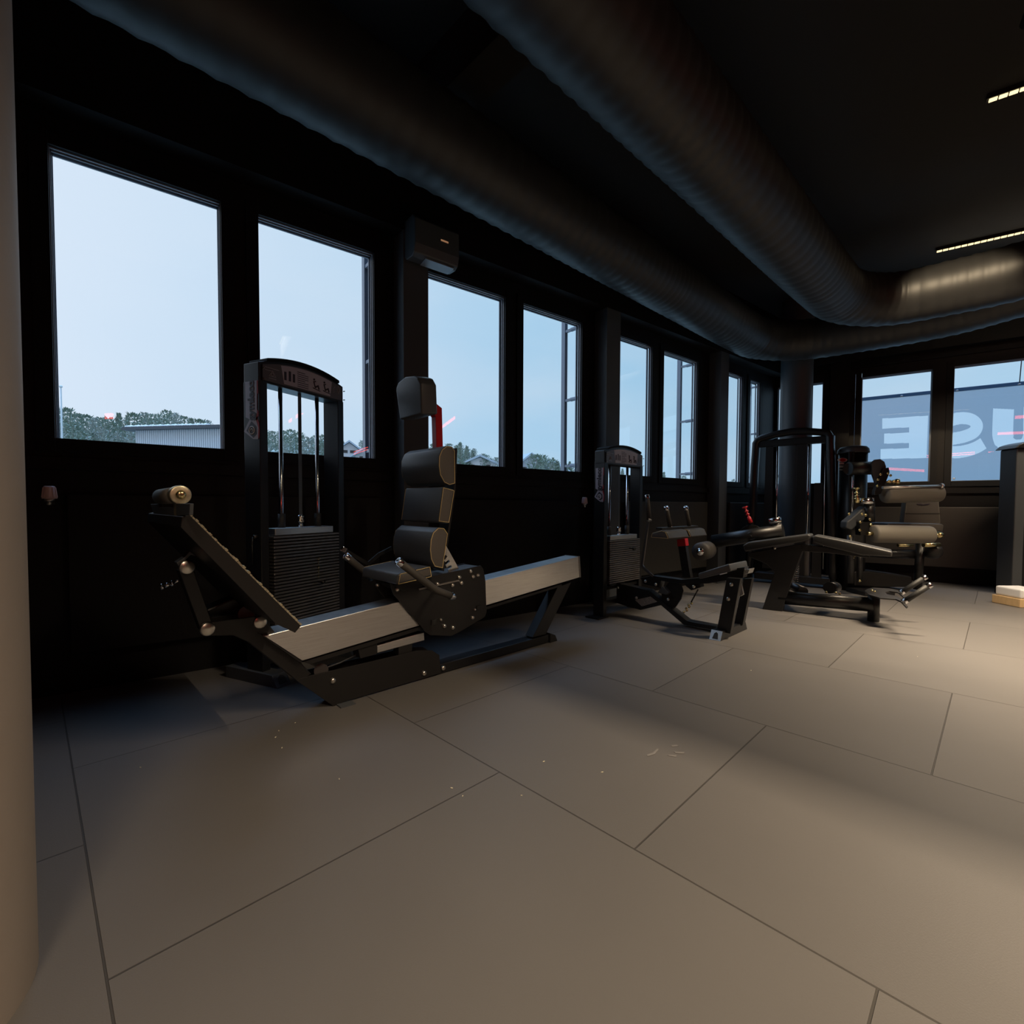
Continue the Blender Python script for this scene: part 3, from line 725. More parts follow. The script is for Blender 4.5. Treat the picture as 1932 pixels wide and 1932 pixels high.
for x, y in ((866, 1089), (853, 1104), (870, 1100), (887, 1078), (892, 1088), (901, 1085), (838, 1181), (854, 1184), (891, 1165), (895, 1150), (831, 1169), (749, 1112), (825, 1102)):
    bolt(LP, A.S(x, y, -.036), -A.n, .0135 if (x, y) not in ((831, 1169), (895, 1150)) else .009)
for x, y in ((818, 1174), (903, 1147)):
    c_ = A.S(x, y, -.037); mb = MB(); mb.bar(c_, c_ - A.n * .004, .034, .034, side=A.u); pl(mb.build('square_socket', M['rubber'], LP), 'black square socket')
for x, y in ((628, 1284), (800, 1270), (836, 1260)): bolt(LP, A.S(x, y, 0), -A.n, .016)
for x, y in ((712, 1104),): bolt(LP, A.S(x, y, .1), -A.n, .01)
# seat, back cushions, head rest
w0 = -.15
vec = A.n * .40
seat = pad(LP, SP(w0, [(751, 1083), (814, 1068), (817, 1088), (748, 1104)]), vec, 'seat_cushion', .014)
sprism('seat_frame', -.06, [(745, 1104), (812, 1088), (818, 1100), (760, 1116)], .22, 'blackflat')
pad(LP, SP(w0, [(827, 878), (828, 860), (834, 847), (843, 841), (853, 842), (858, 850), (858.5, 913), (848, 916), (838, 911), (830, 897)]), vec, 'back_cushion', .006)
pad(LP, SP(w0, [(836, 918), (857.5, 924), (847, 988), (827, 985)]), vec, 'back_cushion', .008)
pad(LP, SP(w0, [(810.5, 1038), (812, 1018), (817, 1004), (827, 995), (838, 996), (845, 1006), (841, 1037), (835, 1073), (820, 1070), (813, 1056)]), vec, 'back_cushion', .006)
mb = MB(); mb.prism(SP(.0, [(859, 845), (863, 846), (860, 925), (838, 1078), (832, 1074), (847, 990), (856, 925)]), A.n * .10); mb.build('back_frame', M['blackflat'], LP, bevel=.002)
l_h = A.lw(A.S(796, 781, -.09))[0]
hp = [A.F(x, y, l_h) for x, y in ((754, 792), (746, 734), (751, 721), (763.5, 711), (778, 709), (788, 712), (794, 724), (796, 781))]
pad(LP, hp, A.u * .11 + V((0, 0, .012)), 'head_rest', .012, piping=False)
mb = MB(); mb.prism(SP(.02, [(818, 757), (834, 770), (836, 850), (824, 850), (822, 786), (815, 777)]), A.n * .045); pl(mb.build('head_rest_post', M['red'], LP, bevel=.002), 'bar holding the head rest, red neon reflection painted on')  # red stands in for neon reflected in bare metal
# backrest adjuster with slots
adj = [(841, 1028), (866, 1073), (848, 1079), (846, 1075), (853, 1070), (851, 1066), (843, 1071), (841, 1066), (849, 1060), (847, 1056), (840, 1061), (837, 1057), (844, 1051), (842, 1047), (836, 1051)]
sprism('backrest_adjuster', .0, adj, .012, 'alu', bevel=.001)
# handles
rod_grip(LP, [A.S(753, 1060, -.24), A.S(788, 1087, -.24), A.S(822, 1113, -.24), A.S(832, 1117, -.24), A.S(854, 1125, -.24)], .020, 'handle')
mb = MB(); mb.cyl(A.S(822, 1113, -.24), A.S(822, 1113, -.03), .012); mb.build('handle_stem', M['black'], LP)
rod_grip(LP, [A.S(654, 1050, .30), A.S(667, 1061, .30), A.S(684, 1075, .30), A.S(700, 1090, .30)], .020, 'handle')
q = [A.S(x, y, .34) for x, y in ((652, 1039), (694, 1064), (715, 1046), (739, 1034))]
mb = MB()
for i in range(3): mb.bar(q[i], q[i + 1], .012, .022, side=A.n)
h_ = mb.build('release_lever', M['black'], LP)
mb = MB(); mb.bar(q[0] - (q[1] - q[0]).normalized() * .03, q[0], .026, .03, side=A.n); pl(mb.build('end_cap', M['chrome'], h_, bevel=.003), 'chrome end cap')

T1 = Fr(fl(496, 1268, .07), 117.0)
tw = weight_tower(LP, T1, .655, 1.872, .20, .905, chain=(.40, .70, .545), hz=1.755, rods=(.19, .475), lm=.335)
logo_text(tw, T1, 1.42, 1.76, .134)
tower_foot(LP, T1, -.02, .075, -.145, .30)
tower_foot(LP, T1, .58, .675, -.145, .10)
mb = MB(); mb.cyl(T1.W(-.002, .03, .86), T1.W(-.03, .03, .86), .012); mb.tube([T1.W(-.03, .03, .86), T1.W(-.035, .03, .83), T1.W(-.035, .03, .70)], .004); mb.build('cable_hook', M['black'], LP)

# ================================================================== 2. seated machine with the second tower
G = Fr((-2.05, 3.83), 6.0)
GM = thing('seated_leg_machine', 'black seated leg machine with upright foam grips and low weight tower behind leg press', 'gym machine', G.o, G.a)
def gp(w, pts): return [G.S(x, y, w) for x, y in pts]
def gprism(name, w, pts, d_, m_, parent=GM, bevel=.003):
    mb = MB(); mb.prism(gp(w, pts), G.n * d_); return mb.build(name, M[m_], parent, bevel=bevel)
T2 = Fr(fl(1138, 1166), 96.0)
tw = weight_tower(GM, T2, .665, 1.565, .30, .765, D=.115, hz=1.435, rods=(.155, .46), lm=.32, chain=None)
logo_text(tw, T2, 1.08, 1.40, .115)
for q_ in ((-.10, .06), (.60, .72)):
    mb = MB(); mb.box(T2, q_[0], q_[1], -.02, .13, 0, .012); mb.build('foot', M['black'], GM)
mb = MB(); mb.cyl(T2.W(.40, -.02, .63), T2.W(.40, -.06, .63), .006); mb.cyl(T2.W(.40, -.06, .63), T2.W(.40, -.085, .63), .016); mb.build('selector_pin', M['rubber'], tw)
gprism('lower_beam', -.05, [(1163, 1100), (1223.5, 1113.5), (1267, 1149), (1295.6, 1171.4), (1352, 1182), (1352, 1190), (1290, 1179), (1247, 1142), (1208, 1151), (1163, 1138)], .09, 'black')
tg = gprism('name_plate', -.053, [(1198, 1132), (1227, 1125.5), (1240, 1135.5), (1211, 1144)], .003, 'tag', bevel=0); pl(tg, 'engraved metal plate with small print')
# cross foot
c0, c1 = G.lw(fl(1337, 1206)), G.lw(fl(1360, 1210)); c2 = G.lw(fl(1410, 1187))
mb = MB(); l0_, l1_ = c0[0], c1[0]; w0_, w1_ = c0[1] + .01, c2[1]
mb.prism([G.W(l0_, w0_, 0), G.W(l0_, w0_ + .04, .07), G.W(l0_, w1_ - .04, .07), G.W(l0_, w1_, 0)], G.u * (l1_ - l0_)); cf = mb.build('cross_foot', M['black'], GM, bevel=.004)
lm_ = (l0_ + l1_) / 2
mb = MB(); P_ = lambda l, k: G.W(l, w0_ + .04 * k - .002, .07 * k)
mb.prism([P_(l0_ + .002, .02), P_(l1_ - .002, .02), P_(l1_ - .002, 1), P_(l0_ + .002, 1)], -G.n * .004); ft = mb.build('foot_cap', M['alu'], cf); pl(ft, 'bare metal end cap')
mb = MB(); mb.prism([P_(lm_ - .022, .15), P_(lm_ + .022, .15), P_(lm_ + .014, .7), P_(lm_, .85), P_(lm_ - .014, .7)], -G.n * .0075); mb.build('foot_recess', M['rubber'], cf)
gprism('support_post', -.17, [(1352, 1190), (1371, 1090), (1397, 1092), (1377.6, 1196)], .05, 'black')
gprism('support_post', .13, [(1383, 1184), (1403, 1092), (1419, 1091), (1401, 1180)], .05, 'black')
gprism('reflector_plate', .04, [(1393, 1100), (1398, 1098), (1403, 1122), (1395, 1126)], .02, 'alu')
gprism('seat_beam', -.045, [(1232, 1086), (1286, 1093.5), (1318, 1090), (1340, 1078), (1405, 1070), (1402, 1090), (1335, 1101), (1290, 1101.5), (1272, 1100), (1247, 1096), (1243, 1109), (1214, 1102), (1208, 1090)], .085, 'black')
gprism('cam_plate', -.03, [(1262, 1098), (1285, 1102), (1289, 1115), (1285, 1130), (1275, 1145), (1263, 1149), (1250, 1134), (1247, 1116)], .012, 'blackflat')
gprism('cam_plate', .02, [(1262, 1098), (1285, 1102), (1289, 1115), (1285, 1130), (1275, 1145), (1263, 1149), (1250, 1134), (1247, 1116)], .012, 'blackflat')
gprism('stop_block', -.07, [(1247, 1108), (1252, 1107), (1262, 1118), (1258, 1122), (1240, 1119)], .05, 'column')
gprism('pivot_lug', -.03, [(1290, 1099), (1320, 1098), (1322, 1108), (1304, 1114), (1294, 1106)], .07, 'blackflat')
for x, y in ((1218, 1096.5), (1237.6, 1102.7), (1261, 1131), (1309, 1106.5), (1201, 1128), (1166, 1109)): bolt(GM, G.S(x, y, -.055), -G.n, .014)
for x, y in ((1380, 1103), (1374, 1130)): bolt(GM, G.S(x, y, -.17), -G.n, .016)
a_, b_ = G.S(1317, 1112, 0), G.S(1303, 1138, 0)
mb = MB(); mb.cyl(a_, b_, .006); mb.build('pull_rod', M['black'], GM)
mb = MB(); c_ = G.S(1290, 1158, 0)
for i in range(6):
    q = b_.lerp(c_, i / 6); mb.ball(q + G.u * (.008 * (-1) ** i), .012, 8)
mb.build('pull_chain', M['brass'], GM)
# seat pad : corner of the pad at the camera side
sw = -.17
sp_ = [G.S(x, y, sw) for x, y in ((1316, 1082), (1376, 1063.5), (1379, 1078), (1318, 1093))]
pad(GM, sp_, G.n * .36, 'seat_cushion', .012, piping=False)
mb = MB(); q = [G.S(x, y, sw - .001) for x, y in ((1358, 1083), (1372, 1079.5), (1372, 1081.5), (1358, 1085))]; mb.prism(q, -G.n * .001); mb.build('size_label', M['white'], GM)
gprism('seat_bracket', -.02, [(1386, 1079), (1415, 1073), (1412, 1082), (1390, 1088)], .1, 'alu')
# knee pads run along the lateral axis
lc = G.lw(G.S(1259, 1003, -.22)); tz = lc[2]
zb_ = G.lw(G.S(1262, 1017, -.22))[2]
def kpad(w_a, w_b):
    pr = [G.W(lc[0] - .16, w_a, zb_ + .005), G.W(lc[0] - .15, w_a, tz - .02), G.W(lc[0] - .05, w_a, tz + .012), G.W(lc[0] - .008, w_a, tz), G.W(lc[0] + .02, w_a, zb_)]
    return pad(GM, pr, G.n * (w_b - w_a), 'knee_pad', .012, piping=True)
wA = [-.22]
def w_at(x, y):     # lateral coordinate where the pixel meets the +u face of the pads
    return G.lw(G.F(x, y, lc[0]))[1]
kpad(-.22, w_at(1297, 1008)); kpad(w_at(1301, 1008), w_at(1331, 1006))
mb = MB(); mb.box(G, lc[0] - .12, lc[0] - .06, -.20, w_at(1331, 1006) - .02, tz + .012, tz + .03); gpl = mb.build('pad_plate', M['blackflat'], GM, bevel=.002)
for xx, yt, yb_, xb_ in ((1257, 958, 996, 1265), (1294, 958, 994, 1301)):
    l_ = lc[0] - .09
    rod_grip(GM, [G.F(xx, yt, l_), G.F(xb_, yb_, l_)], .0195, 'upright_grip')
q = [G.S(x, y, -.06) for x, y in ((1221, 936), (1225, 981), (1223, 984), (1211.5, 1066), (1214, 1071), (1232, 1087))]
rod_grip(GM, [q[0], q[1]], .020, 'upright_grip')
mb = MB()
for a_, b_ in ((2, 3), (3, 4), (4, 5)): mb.bar(q[a_], q[b_], .016, .022, side=G.n)
mb.build('grip_stem', M['steel'], GM)
gprism('pad_post', .05, [(1279, 1030), (1293, 1030), (1303, 1090), (1288, 1090)], .05, 'black')
rb = gprism('height_slider', .045, [(1277, 1018), (1292, 1016), (1294, 1030), (1278, 1031)], .06, 'red'); pl(rb, 'square slider block with a painted red reflection')  # neon reflection put into the block's colour

# ================================================================== 3. lying leg curl with the rounded tower
C = Fr((-2.2, 5.06), 15.0)
CM = thing('leg_curl_machine', 'black lying leg curl with two bench pads, thick arm tube and tall rounded tower frame', 'gym machine', C.o, C.a)
def cp_(w, pts): return [C.S(x, y, w) for x, y in pts]
def cprism(name, w, pts, d_, m_, parent=CM, bevel=.004):
    mb = MB(); mb.prism(cp_(w, pts), C.n * d_); return mb.build(name, M[m_], parent, bevel=bevel)
cprism('body_panel', 0, [(1438, 1150), (1476, 1153), (1480, 1138), (1498, 1084), (1514, 1040), (1512, 1026), (1410, 1044), (1412, 1050), (1446, 1064), (1461, 1080)], .13, 'black')
a_, b_ = C.S(1470, 1127, .065), C.S(1648, 1141, .065)
mb = MB(); mb.cyl(a_, b_, .066, seg=28); mb.build('base_tube', M['black'], CM)
pc = C.lw(C.S(1648.5, 1140, .065)); 
mb = MB(); mb.cyl(C.W(pc[0], .065, 0), C.W(pc[0], .065, .262), .046, seg=28); mb.build('end_post', M['black'], CM)
zt_ = .268
fk = [(1631, 1115), (1636, 1111), (1647, 1108.5), (1678, 1110), (1696, 1113.5), (1709, 1126), (1706, 1127.5), (1694, 1117), (1678, 1115), (1670, 1117), (1674, 1121), (1692, 1124), (1704, 1131), (1713, 1144), (1710, 1145.5), (1699, 1134), (1690, 1130), (1659, 1127.5), (1640, 1122)]
mb = MB()
fkp = [fl(x, y, zt_) for x, y in fk]
# the two arm tips bend downwards
pts3 = []
for (x, y), p in zip(fk, fkp):
    pts3.append(p)
mb.prism(pts3, V((0, 0, -.012))); fkm = mb.build('handle_fork', M['blackflat'], CM, bevel=.002)
for x0, y0, x1, y1 in ((1701, 1118, 1745, 1089), (1706, 1135, 1754, 1104)):
    p0 = fl(x0, y0, zt_ + .01); p1 = VF(x1, y1, p0 + C.u * .1)
    h_ = rod_grip(CM, [p0, p1], .021, 'foot_handle', 'rubber')
for x, y in ((1645, 1115), (1650, 1117)): bolt(CM, fl(x, y, zt_), (0, 0, 1), .012, M['brass'])
pad(CM, cp_(-.09, [(1401, 1029), (1412, 1023), (1525, 1008), (1530, 1011), (1527, 1018), (1515, 1022), (1405, 1041)]), C.n * .28, 'bench_pad', .012, piping=False, m_='benchleather', side='benchside')
pad(CM, cp_(-.09, [(1531, 1013), (1538, 1010), (1600, 1022), (1684, 1041), (1683, 1051), (1628, 1048), (1560, 1032), (1534, 1023)]), C.n * .28, 'bench_pad', .012, piping=False, m_='benchleather', side='benchside')
cprism('bench_beam', .0, [(1512, 1026), (1560, 1033), (1640, 1049), (1640, 1053), (1560, 1043), (1512, 1040)], .10, 'black')
bolt(CM, C.S(1462, 1034, -.002), -C.n, .014)
# hidden coil spring
mb = MB(); sp0 = C.S(1503, 1047, .15); sp1 = C.S(1500, 1096, .15); nn = 14 * 10
mb.tube([sp0.lerp(sp1, i / nn) + (C.u * math.cos(i * .628) + C.n * math.sin(i * .628)) * .028 for i in range(nn + 1)], .003, 5); mb.build('coil_spring', M['chrome'], CM)
# arm and roller
ra = C.S(1321, 1041, -.12); rb_ = ra + C.n * .30
mb = MB(); mb.lathe(ra, C.n, [(0, 0), (0, .05), (.01, .085), (.03, .098), (.27, .098), (.29, .088), (.30, .05), (.30, 0)], 32)
rl = mb.build('leg_roller', M['darkfoam'], CM)
mb = MB(); mb.lathe(ra - C.n * .006, -C.n, [(-.01, .04), (0, .04), (.004, .036), (.004, .018), (.02, .02), (.034, .012), (.036, 0)], 20); pl(mb.build('axle_cap', M['chrome'], rl), 'chrome axle nut')
aw = .22
mb = MB(); p0, p1 = C.S(1345, 1022, aw), C.S(1478, 1001, aw)
mb.cyl(p0, p1, .074, seg=28); am = mb.build('arm_tube', M['black'], CM)
mb = MB(); mb.lathe(C.S(1417, 1012, aw - .066), -C.n, [(-.03, .046), (0, .046), (.004, .042), (.004, .034), (.0, .03), (.004, .012), (.01, .01), (.01, 0)], 28); mb.build('pivot_boss', M['black'], am)
ch = C.S(1418, 1014, aw)
mb = MB(); mb.prism([ch + C.u * (.135 * math.cos(t)) + V((0, 0, .135 * math.sin(t))) for t in [math.pi * i / 18 for i in range(19)]], C.n * .012); mb.build('position_disc', M['blackflat'], am, bevel=.002)
a_, b_ = C.S(1405, 956, aw - .02), C.S(1417, 987, aw - .02); d_k = (b_ - a_).normalized(); Lk = (b_ - a_).length
prof = [(0, 0), (0, .026), (.012, .03), (.02, .012), (.045, .010), (.05, .021), (.058, .021), (.064, .010), (.078, .010), (.084, .021), (.092, .021), (.098, .01), (Lk * .62, .014), (Lk * .64, .020), (Lk * .97, .021), (Lk, 0)]
mb = MB(); mb.lathe(a_, d_k, prof, 18); pl(mb.build('pull_knob', M['red'], CM), 'spring knob with its red gleam painted on')  # metal knob coloured all over with the neon gleam
a_, b_ = C.S(1461, 978, aw + .02), C.S(1470, 1012, aw + .02); d_k = (b_ - a_).normalized()
mb = MB(); mb.cyl(a_, b_, .054, seg=24); st = mb.build('thigh_stub', M['black'], CM)
mb = MB(); mb.lathe(a_ - d_k * .004, d_k, [(0, 0), (0, .056), (.004, .063), (.055, .063), (.057, .056)], 28); pl(mb.build('stub_cap', M['chrome'], st), 'chrome cap ring')
# rounded tower
K = Fr(fl(1580, 1112), 10.0); Wk = 1.03
def ktube(w, zk):
    pts = [(.02, 0), (.0, .35), (-.02, .9), (-.045, 1.6), (-.06, 1.93), (-.085, 1.975), (-.15, 1.995), (-.35, 2.03), (-.52, 2.04), (-.72, 2.02), (-.9, 1.985), (-.955, 1.965), (-.985, 1.92), (-1.0, 1.6), (-1.02, .9), (-1.045, .35), (-1.06, 0)]
    return [K.W(-.06 + l * .94, w, z) for l, z in pts]
def sweep_flat(pts, hw, hd, nrm):
    "rounded bar of half width hw (in the frame plane) and half depth hd (along nrm)"
    mb = MB(); vs_, fs = [], []; n = len(pts); sec = 12
    for i, p in enumerate(pts):
        t = (pts[min(i + 1, n - 1)] - pts[max(i - 1, 0)]).normalized(); s_ = t.cross(nrm).normalized()
        for j in range(sec):
            a = 2 * math.pi * j / sec; c, d = math.cos(a), math.sin(a)
            vs_.append(p + s_ * hw * math.copysign(abs(c) ** .6, c) + nrm * hd * math.copysign(abs(d) ** .6, d))
    for i in range(n - 1):
        for j in range(sec):
            k = (j + 1) % sec; fs.append([i * sec + j, i * sec + k, (i + 1) * sec + k, (i + 1) * sec + j])
    mb.add(vs_, fs, True); mb.add(vs_[:sec], [list(range(sec))]); mb.add(vs_[-sec:], [list(range(sec))]); return mb
kf = sweep_flat(ktube(0, 0), .045, .07, K.n).build('tower_frame', M['black'], CM)
mb = MB(); mb.box(K, -.97, -.07, -.03, .05, 1.86, 1.95); mb.build('upper_crossbar', M['black'], kf, bevel=.01)
for px_ in (1465, 1524):
    l_ = K.lw(K.S(px_, 950, .03))[0]
    mb = MB(); mb.cyl(K.W(l_, .03, .45), K.W(l_, .03, 1.88), .013, seg=14); pl(mb.build('guide_rod', M['chrome'], kf), 'chrome guide rod')
def kl(x): return K.lw(K.S(x, 950, -.04))[0]
for xa, xb, z0_, z1_ in ((1441, 1458, .2, 1.86), (1500, 1521, .12, 1.86), (1534, 1553, .12, 1.35)):
    mb = MB(); mb.prism([K.W(kl(xa), -.055, z0_), K.W(kl(xb), -.055, z0_), K.W(kl(xb) - .01, -.035, z1_), K.W(kl(xa) + .01, -.035, z1_)], K.n * .01); mb.build('shroud_slat', M['blackflat'], kf, bevel=.002)
mb = MB(); mb.box(K, kl(1462), kl(1528), -.02, .10, .12, .62); mb.build('weight_stack', M['steel'], kf, bevel=.003)
mb = MB(); mb.box(K, -.96, -.07, -.09, .10, .05, .14); mb.build('tower_base', M['black'], kf, bevel=.01)
lx_ = K.lw(K.S(1557, 900, -.08))[0]
mb = MB(); mb.tube([K.W(lx_, -.08, .25), K.W(lx_ - .005, -.08, 1.75)], .006, 6); mb.build('cable', M['bolt'], kf)
pb_ = VF(1563, 1104, C.W(.45, .3, .25)); 
mb = MB(); mb.cyl(C.S(1565, 1109, .16), C.S(1576, 1108, .36), .055, seg=24); pw_ = mb.build('pulley_housing', M['black'], CM)
for x, y in ((1559, 1117), (1577, 1118), (1584, 1120)): bolt(CM, C.S(x, y, .12), -C.n, .012, M['brass'])
mb = MB(); mb.tube([C.W(.25, .14, .20), C.W(.1, .5, .2), K.W(-.5, -.2, .1), K.W(-.5, -.09, .09)], .045, 14); mb.build('link_tube', M['black'], CM)

# ================================================================== 4. seated leg extension at the back
e0 = fl(1603, 1112)
Q = Fr((e0.x, e0.y), math.degrees(YAW)); EM = thing('leg_extension_machine', 'black seated leg machine with two grey roller pads and drum-shaped tower by banner windows', 'gym machine', e0, Q.a)
def qs(x, y, w): return Q.S(x, y, w)
def qprism(name, w, pts, d_, m_, parent=EM, bevel=.004):
    mb = MB(); mb.prism([qs(x, y, w) for x, y in pts], Q.n * d_); return mb.build(name, M[m_], parent, bevel=bevel)
ztop = qs(1603, 848, 0).z
def capsule(hw, hd, n=32): return [(hw * math.copysign(abs(math.cos(t)) ** .75, math.cos(t)), hd * math.copysign(abs(math.sin(t)) ** .75, math.sin(t))) for t in [2 * math.pi * i / n for i in range(n)]]
def drum(frame, hw, hd, z0, z1, name, m_, parent, cap=True):
    mb = MB(); c = capsule(hw, hd)
    mb.prism([frame.W(a, b, z0) for a, b in c], V((0, 0, z1 - z0)), True); o = mb.build(name, M[m_], parent)
    if cap:
        mb = MB(); k = 0; vs_, fs = [], []
        for zz, sc in ((z1, 1.10), (z1 + .012, 1.12), (z1 + .05, 1.08), (z1 + .08, .9), (z1 + .09, .55), (z1 + .094, .02)):
            for a, b in c: vs_.append(frame.W(a * sc, b * sc, zz))
        n = len(c)
        for i in range(5):
            for j in range(n): fs.append([i * n + j, i * n + (j + 1) % n, (i + 1) * n + (j + 1) % n, (i + 1) * n + j])
        mb.add(vs_, fs, True); mb.add(vs_[:n], [list(range(n))]); mb.build('domed_cap', M['column'], o)
    return o
dr = drum(Q, .138, .145, 0, ztop - .05, 'drum_tower', 'black', EM)
mb = MB(); mb.prism([qs(x, y, -.152) for x, y in ((1603, 852), (1613, 852), (1613, 1000), (1603, 1000))], Q.n * .02); mb.build('shroud_slot', M['rubber'], dr)
mb = MB(); mb.cyl(qs(1609.5, 854, -.16), qs(1607, 990, -.16), .011, seg=12); pl(mb.build('guide_rod', M['chrome'], dr), 'chrome guide rod')
mb = MB(); c_ = qs(1589, 868, -.136); mb.prism([c_ + Q.u * (.058 * math.cos(t)) + V((0, 0, .026 * math.sin(t))) for t in [i * .314 for i in range(20)]], -Q.n * .01); bd = mb.build('oval_badge', M['white'], dr)
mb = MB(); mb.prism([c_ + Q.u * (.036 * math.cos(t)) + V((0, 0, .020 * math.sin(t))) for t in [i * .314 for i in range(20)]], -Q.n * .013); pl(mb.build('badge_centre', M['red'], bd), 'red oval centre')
for k, (ya_, yb_) in enumerate(((873, 876), (878.5, 882), (886, 887))):
    mb = MB(); mb.prism([qs(x, y, -.138) for x, y in ((1583, ya_), (1592, ya_), (1592, yb_), (1583, yb_))], -Q.n * .004); mb.build('printed_label', M['white'], dr)
# upper arm
mb = MB(); mb.cyl(qs(1601, 884, -.30), qs(1650, 883, -.30), .078, seg=28); mb.cyl(qs(1603, 884, -.30), qs(1603, 884, -.12), .07, seg=20); ua = mb.build('arm_tube', M['black'], EM)
qprism('cam_disc', -.39, [(1645, 873), (1652, 867), (1661, 866), (1669, 871), (1672, 880), (1671, 895), (1662, 918), (1654, 916), (1646, 893)], .03, 'column', ua)
qprism('swing_arm', -.42, [(1667, 884), (1677, 882), (1679, 892), (1662, 932), (1650, 934), (1651, 926)], .05, 'black', ua)
for x, y in ((1661, 895), (1675, 893), (1680, 897), (1656, 905), (1655, 917)): bolt(ua, qs(x, y, -.425), -Q.n, .016, M['brass'])
a_, b_ = qs(1672, 909, -.44), qs(1690, 909, -.44)
mb = MB(); mb.lathe(a_, b_ - a_, [(0, .01), (.02, .012), (.03, .022), (.05, .022), (.055, .012), (.075, .012), (.08, .022), (.10, .022), (.105, .014), (.115, .034), (.14, .034), (.142, 0)], 16); pl(mb.build('pull_pin', M['brass'], ua), 'brass pull pin')
def roller(xa, ya_, xb, yb_, w, r, m_, name='roller_pad'):
    a_, b_ = qs(xa, ya_, w), qs(xb, yb_, w); d = (b_ - a_).normalized(); L_ = (b_ - a_).length
    mb = MB(); mb.lathe(a_, d, [(0, 0), (0, r * .8), (.012, r * .95), (.03, r), (L_ - .03, r), (L_ - .012, r * .95), (L_, r * .8), (L_, 0)], 32); return mb.build(name, M[m_], EM), a_, b_, d
rr_, a_, b_, d = roller(1668, 933, 1773, 931, -.42, .102, 'greyfoam')
mb = MB(); p0 = qs(1665, 920, -.50); p1 = qs(1775, 917, -.50); mb.tube([p0, p1], .016, 12); mb.cyl(p1 - d * .01, p1 + d * .02, .03, seg=16); mb.cyl(b_, b_ + d * .05, .02, seg=12); pl(mb.build('chrome_bar', M['alu'], rr_), 'bright bar above the upper roller')
rr_, a_, b_, d = roller(1646, 1007, 1757, 1009, -.55, .102, 'greyfoam')
mb = MB(); mb.lathe(b_, d, [(0, .03), (.03, .03), (.035, .018), (.07, .018), (.07, .034), (.115, .034), (.118, 0)], 20); mb.cyl(a_ - d * .06, a_, .022, seg=12); pl(mb.build('axle_nut', M['brass'], rr_), 'brass axle nut')
# lower linkage
qprism('link_block', -.50, [(1622, 985), (1644, 985), (1645, 1010), (1624, 1010)], .09, 'black')
qprism('link_block', -.44, [(1598, 984), (1606, 978), (1632, 955), (1645, 956), (1648, 970), (1625, 985), (1608, 1000), (1597, 996)], .12, 'column', bevel=.015)
mb = MB(); mb.cyl(qs(1640, 946, -.44), qs(1640, 985, -.44), .055, seg=24); st = mb.build('thigh_stub', M['black'], EM)
mb = MB(); mb.cyl(qs(1635, 939.5, -.44), qs(1635, 951, -.44), .075, seg=28); pl(mb.build('stub_cap', M['chrome'], st), 'chrome cap ring')
a_, b_ = qs(1616, 920, -.44), qs(1617, 949, -.44); d = b_ - a_; Lk = d.length
mb = MB(); mb.lathe(a_, d, [(0, 0), (0, .036), (.02, .03), (.025, .012), (.055, .012), (.06, .030), (.075, .012), (.09, .012), (.095, .030), (.11, .012), (.125, .030), (.135, .028), (Lk, .028), (Lk, 0)], 18); pl(mb.build('pull_knob', M['brass'], EM), 'brass spring knob')
for x, y in ((1626, 970), (1633, 972), (1623, 985), (1622, 1000), (1643, 990), (1643, 1004), (1604, 1012), (1641, 980), (1602, 970)): bolt(EM, qs(x, y, -.51), -Q.n, .017, M['brass'])
# seat and back rest
sp_ = [qs(x, y, -.25) for x, y in ((1674, 990), (1676, 987), (1776, 988), (1781, 991), (1779, 1003), (1676, 999))]
pad(EM, sp_, Q.n * .42, 'seat_cushion', .01, piping=False)
bkp = [qs(x, y, .10) for x, y in ((1710, 946), (1772, 946), (1775, 988), (1705, 988))]
bk = pad(EM, bkp, Q.n * .08, 'back_rest', .012, piping=False, m_='greyfoam')
mb = MB(); mb.prism([qs(x, y, .097) for x, y in ((1729, 950), (1738, 950.5), (1742, 952), (1745, 950.5), (1755, 950), (1750, 953), (1733, 953))], Q.n * -.002); mb.build('winged_emblem', M['ink'], bk)
mb = MB(); mb.prism([qs(x, y, .099) for x, y in ((1707.5, 968.6), (1773.5, 968.6), (1773.5, 969.6), (1707.5, 969.6))], Q.n * -.003); mb.build('seam', M['rubber'], bk)
# underframe
mb = MB(); mb.cyl(qs(1731, 1112, -.15), qs(1737, 1020, -.15), .045, seg=20); mb.build('seat_post', M['black'], EM)
mb = MB(); mb.tube([qs(1630, 1040, -.02), qs(1680, 1045, -.05), qs(1740, 1046, -.1)], .06, 16); mb.build('cross_tube', M['black'], EM)
mb = MB(); mb.cyl(qs(1742, 1028, -.3), qs(1772, 1028, -.3), .028, seg=16); mb.cyl(qs(1694, 1029, -.3), qs(1722, 1029, -.3), .02, seg=12); pl(mb.build('adjuster_axle', M['brass'], EM), 'brass adjuster axle')
mb = MB(); mb.ball(qs(1760, 1040, -.2), .10, 20, (1, 1, .95)); mb.build('counterweight_drum', M['blackflat'], EM)
qprism('base_box', -.15, [(1612, 1078), (1640, 1077), (1722, 1088), (1722, 1108), (1630, 1108), (1612, 1106)], .4, 'black', bevel=.02)
qprism('decal_strip', -.43, [(1619, 1052), (1627, 1052), (1627, 1072), (1619, 1072)], .004, 'panel2', bevel=0)
mb = MB(); mb.cyl(qs(1622, 1030, -.42), qs(1622, 1095, -.42), .03, seg=16); mb.build('damper', M['black'], EM)
for x, y in ((1609, 1052), (1613, 1048), (1622, 1096)): bolt(EM, qs(x, y, -.44), -Q.n, .016, M['brass'])
mb = MB(); mb.box(Q, -.15, .20, -.48, -.14, .0, .05); mb.build('base_plate', M['black'], EM, bevel=.01)
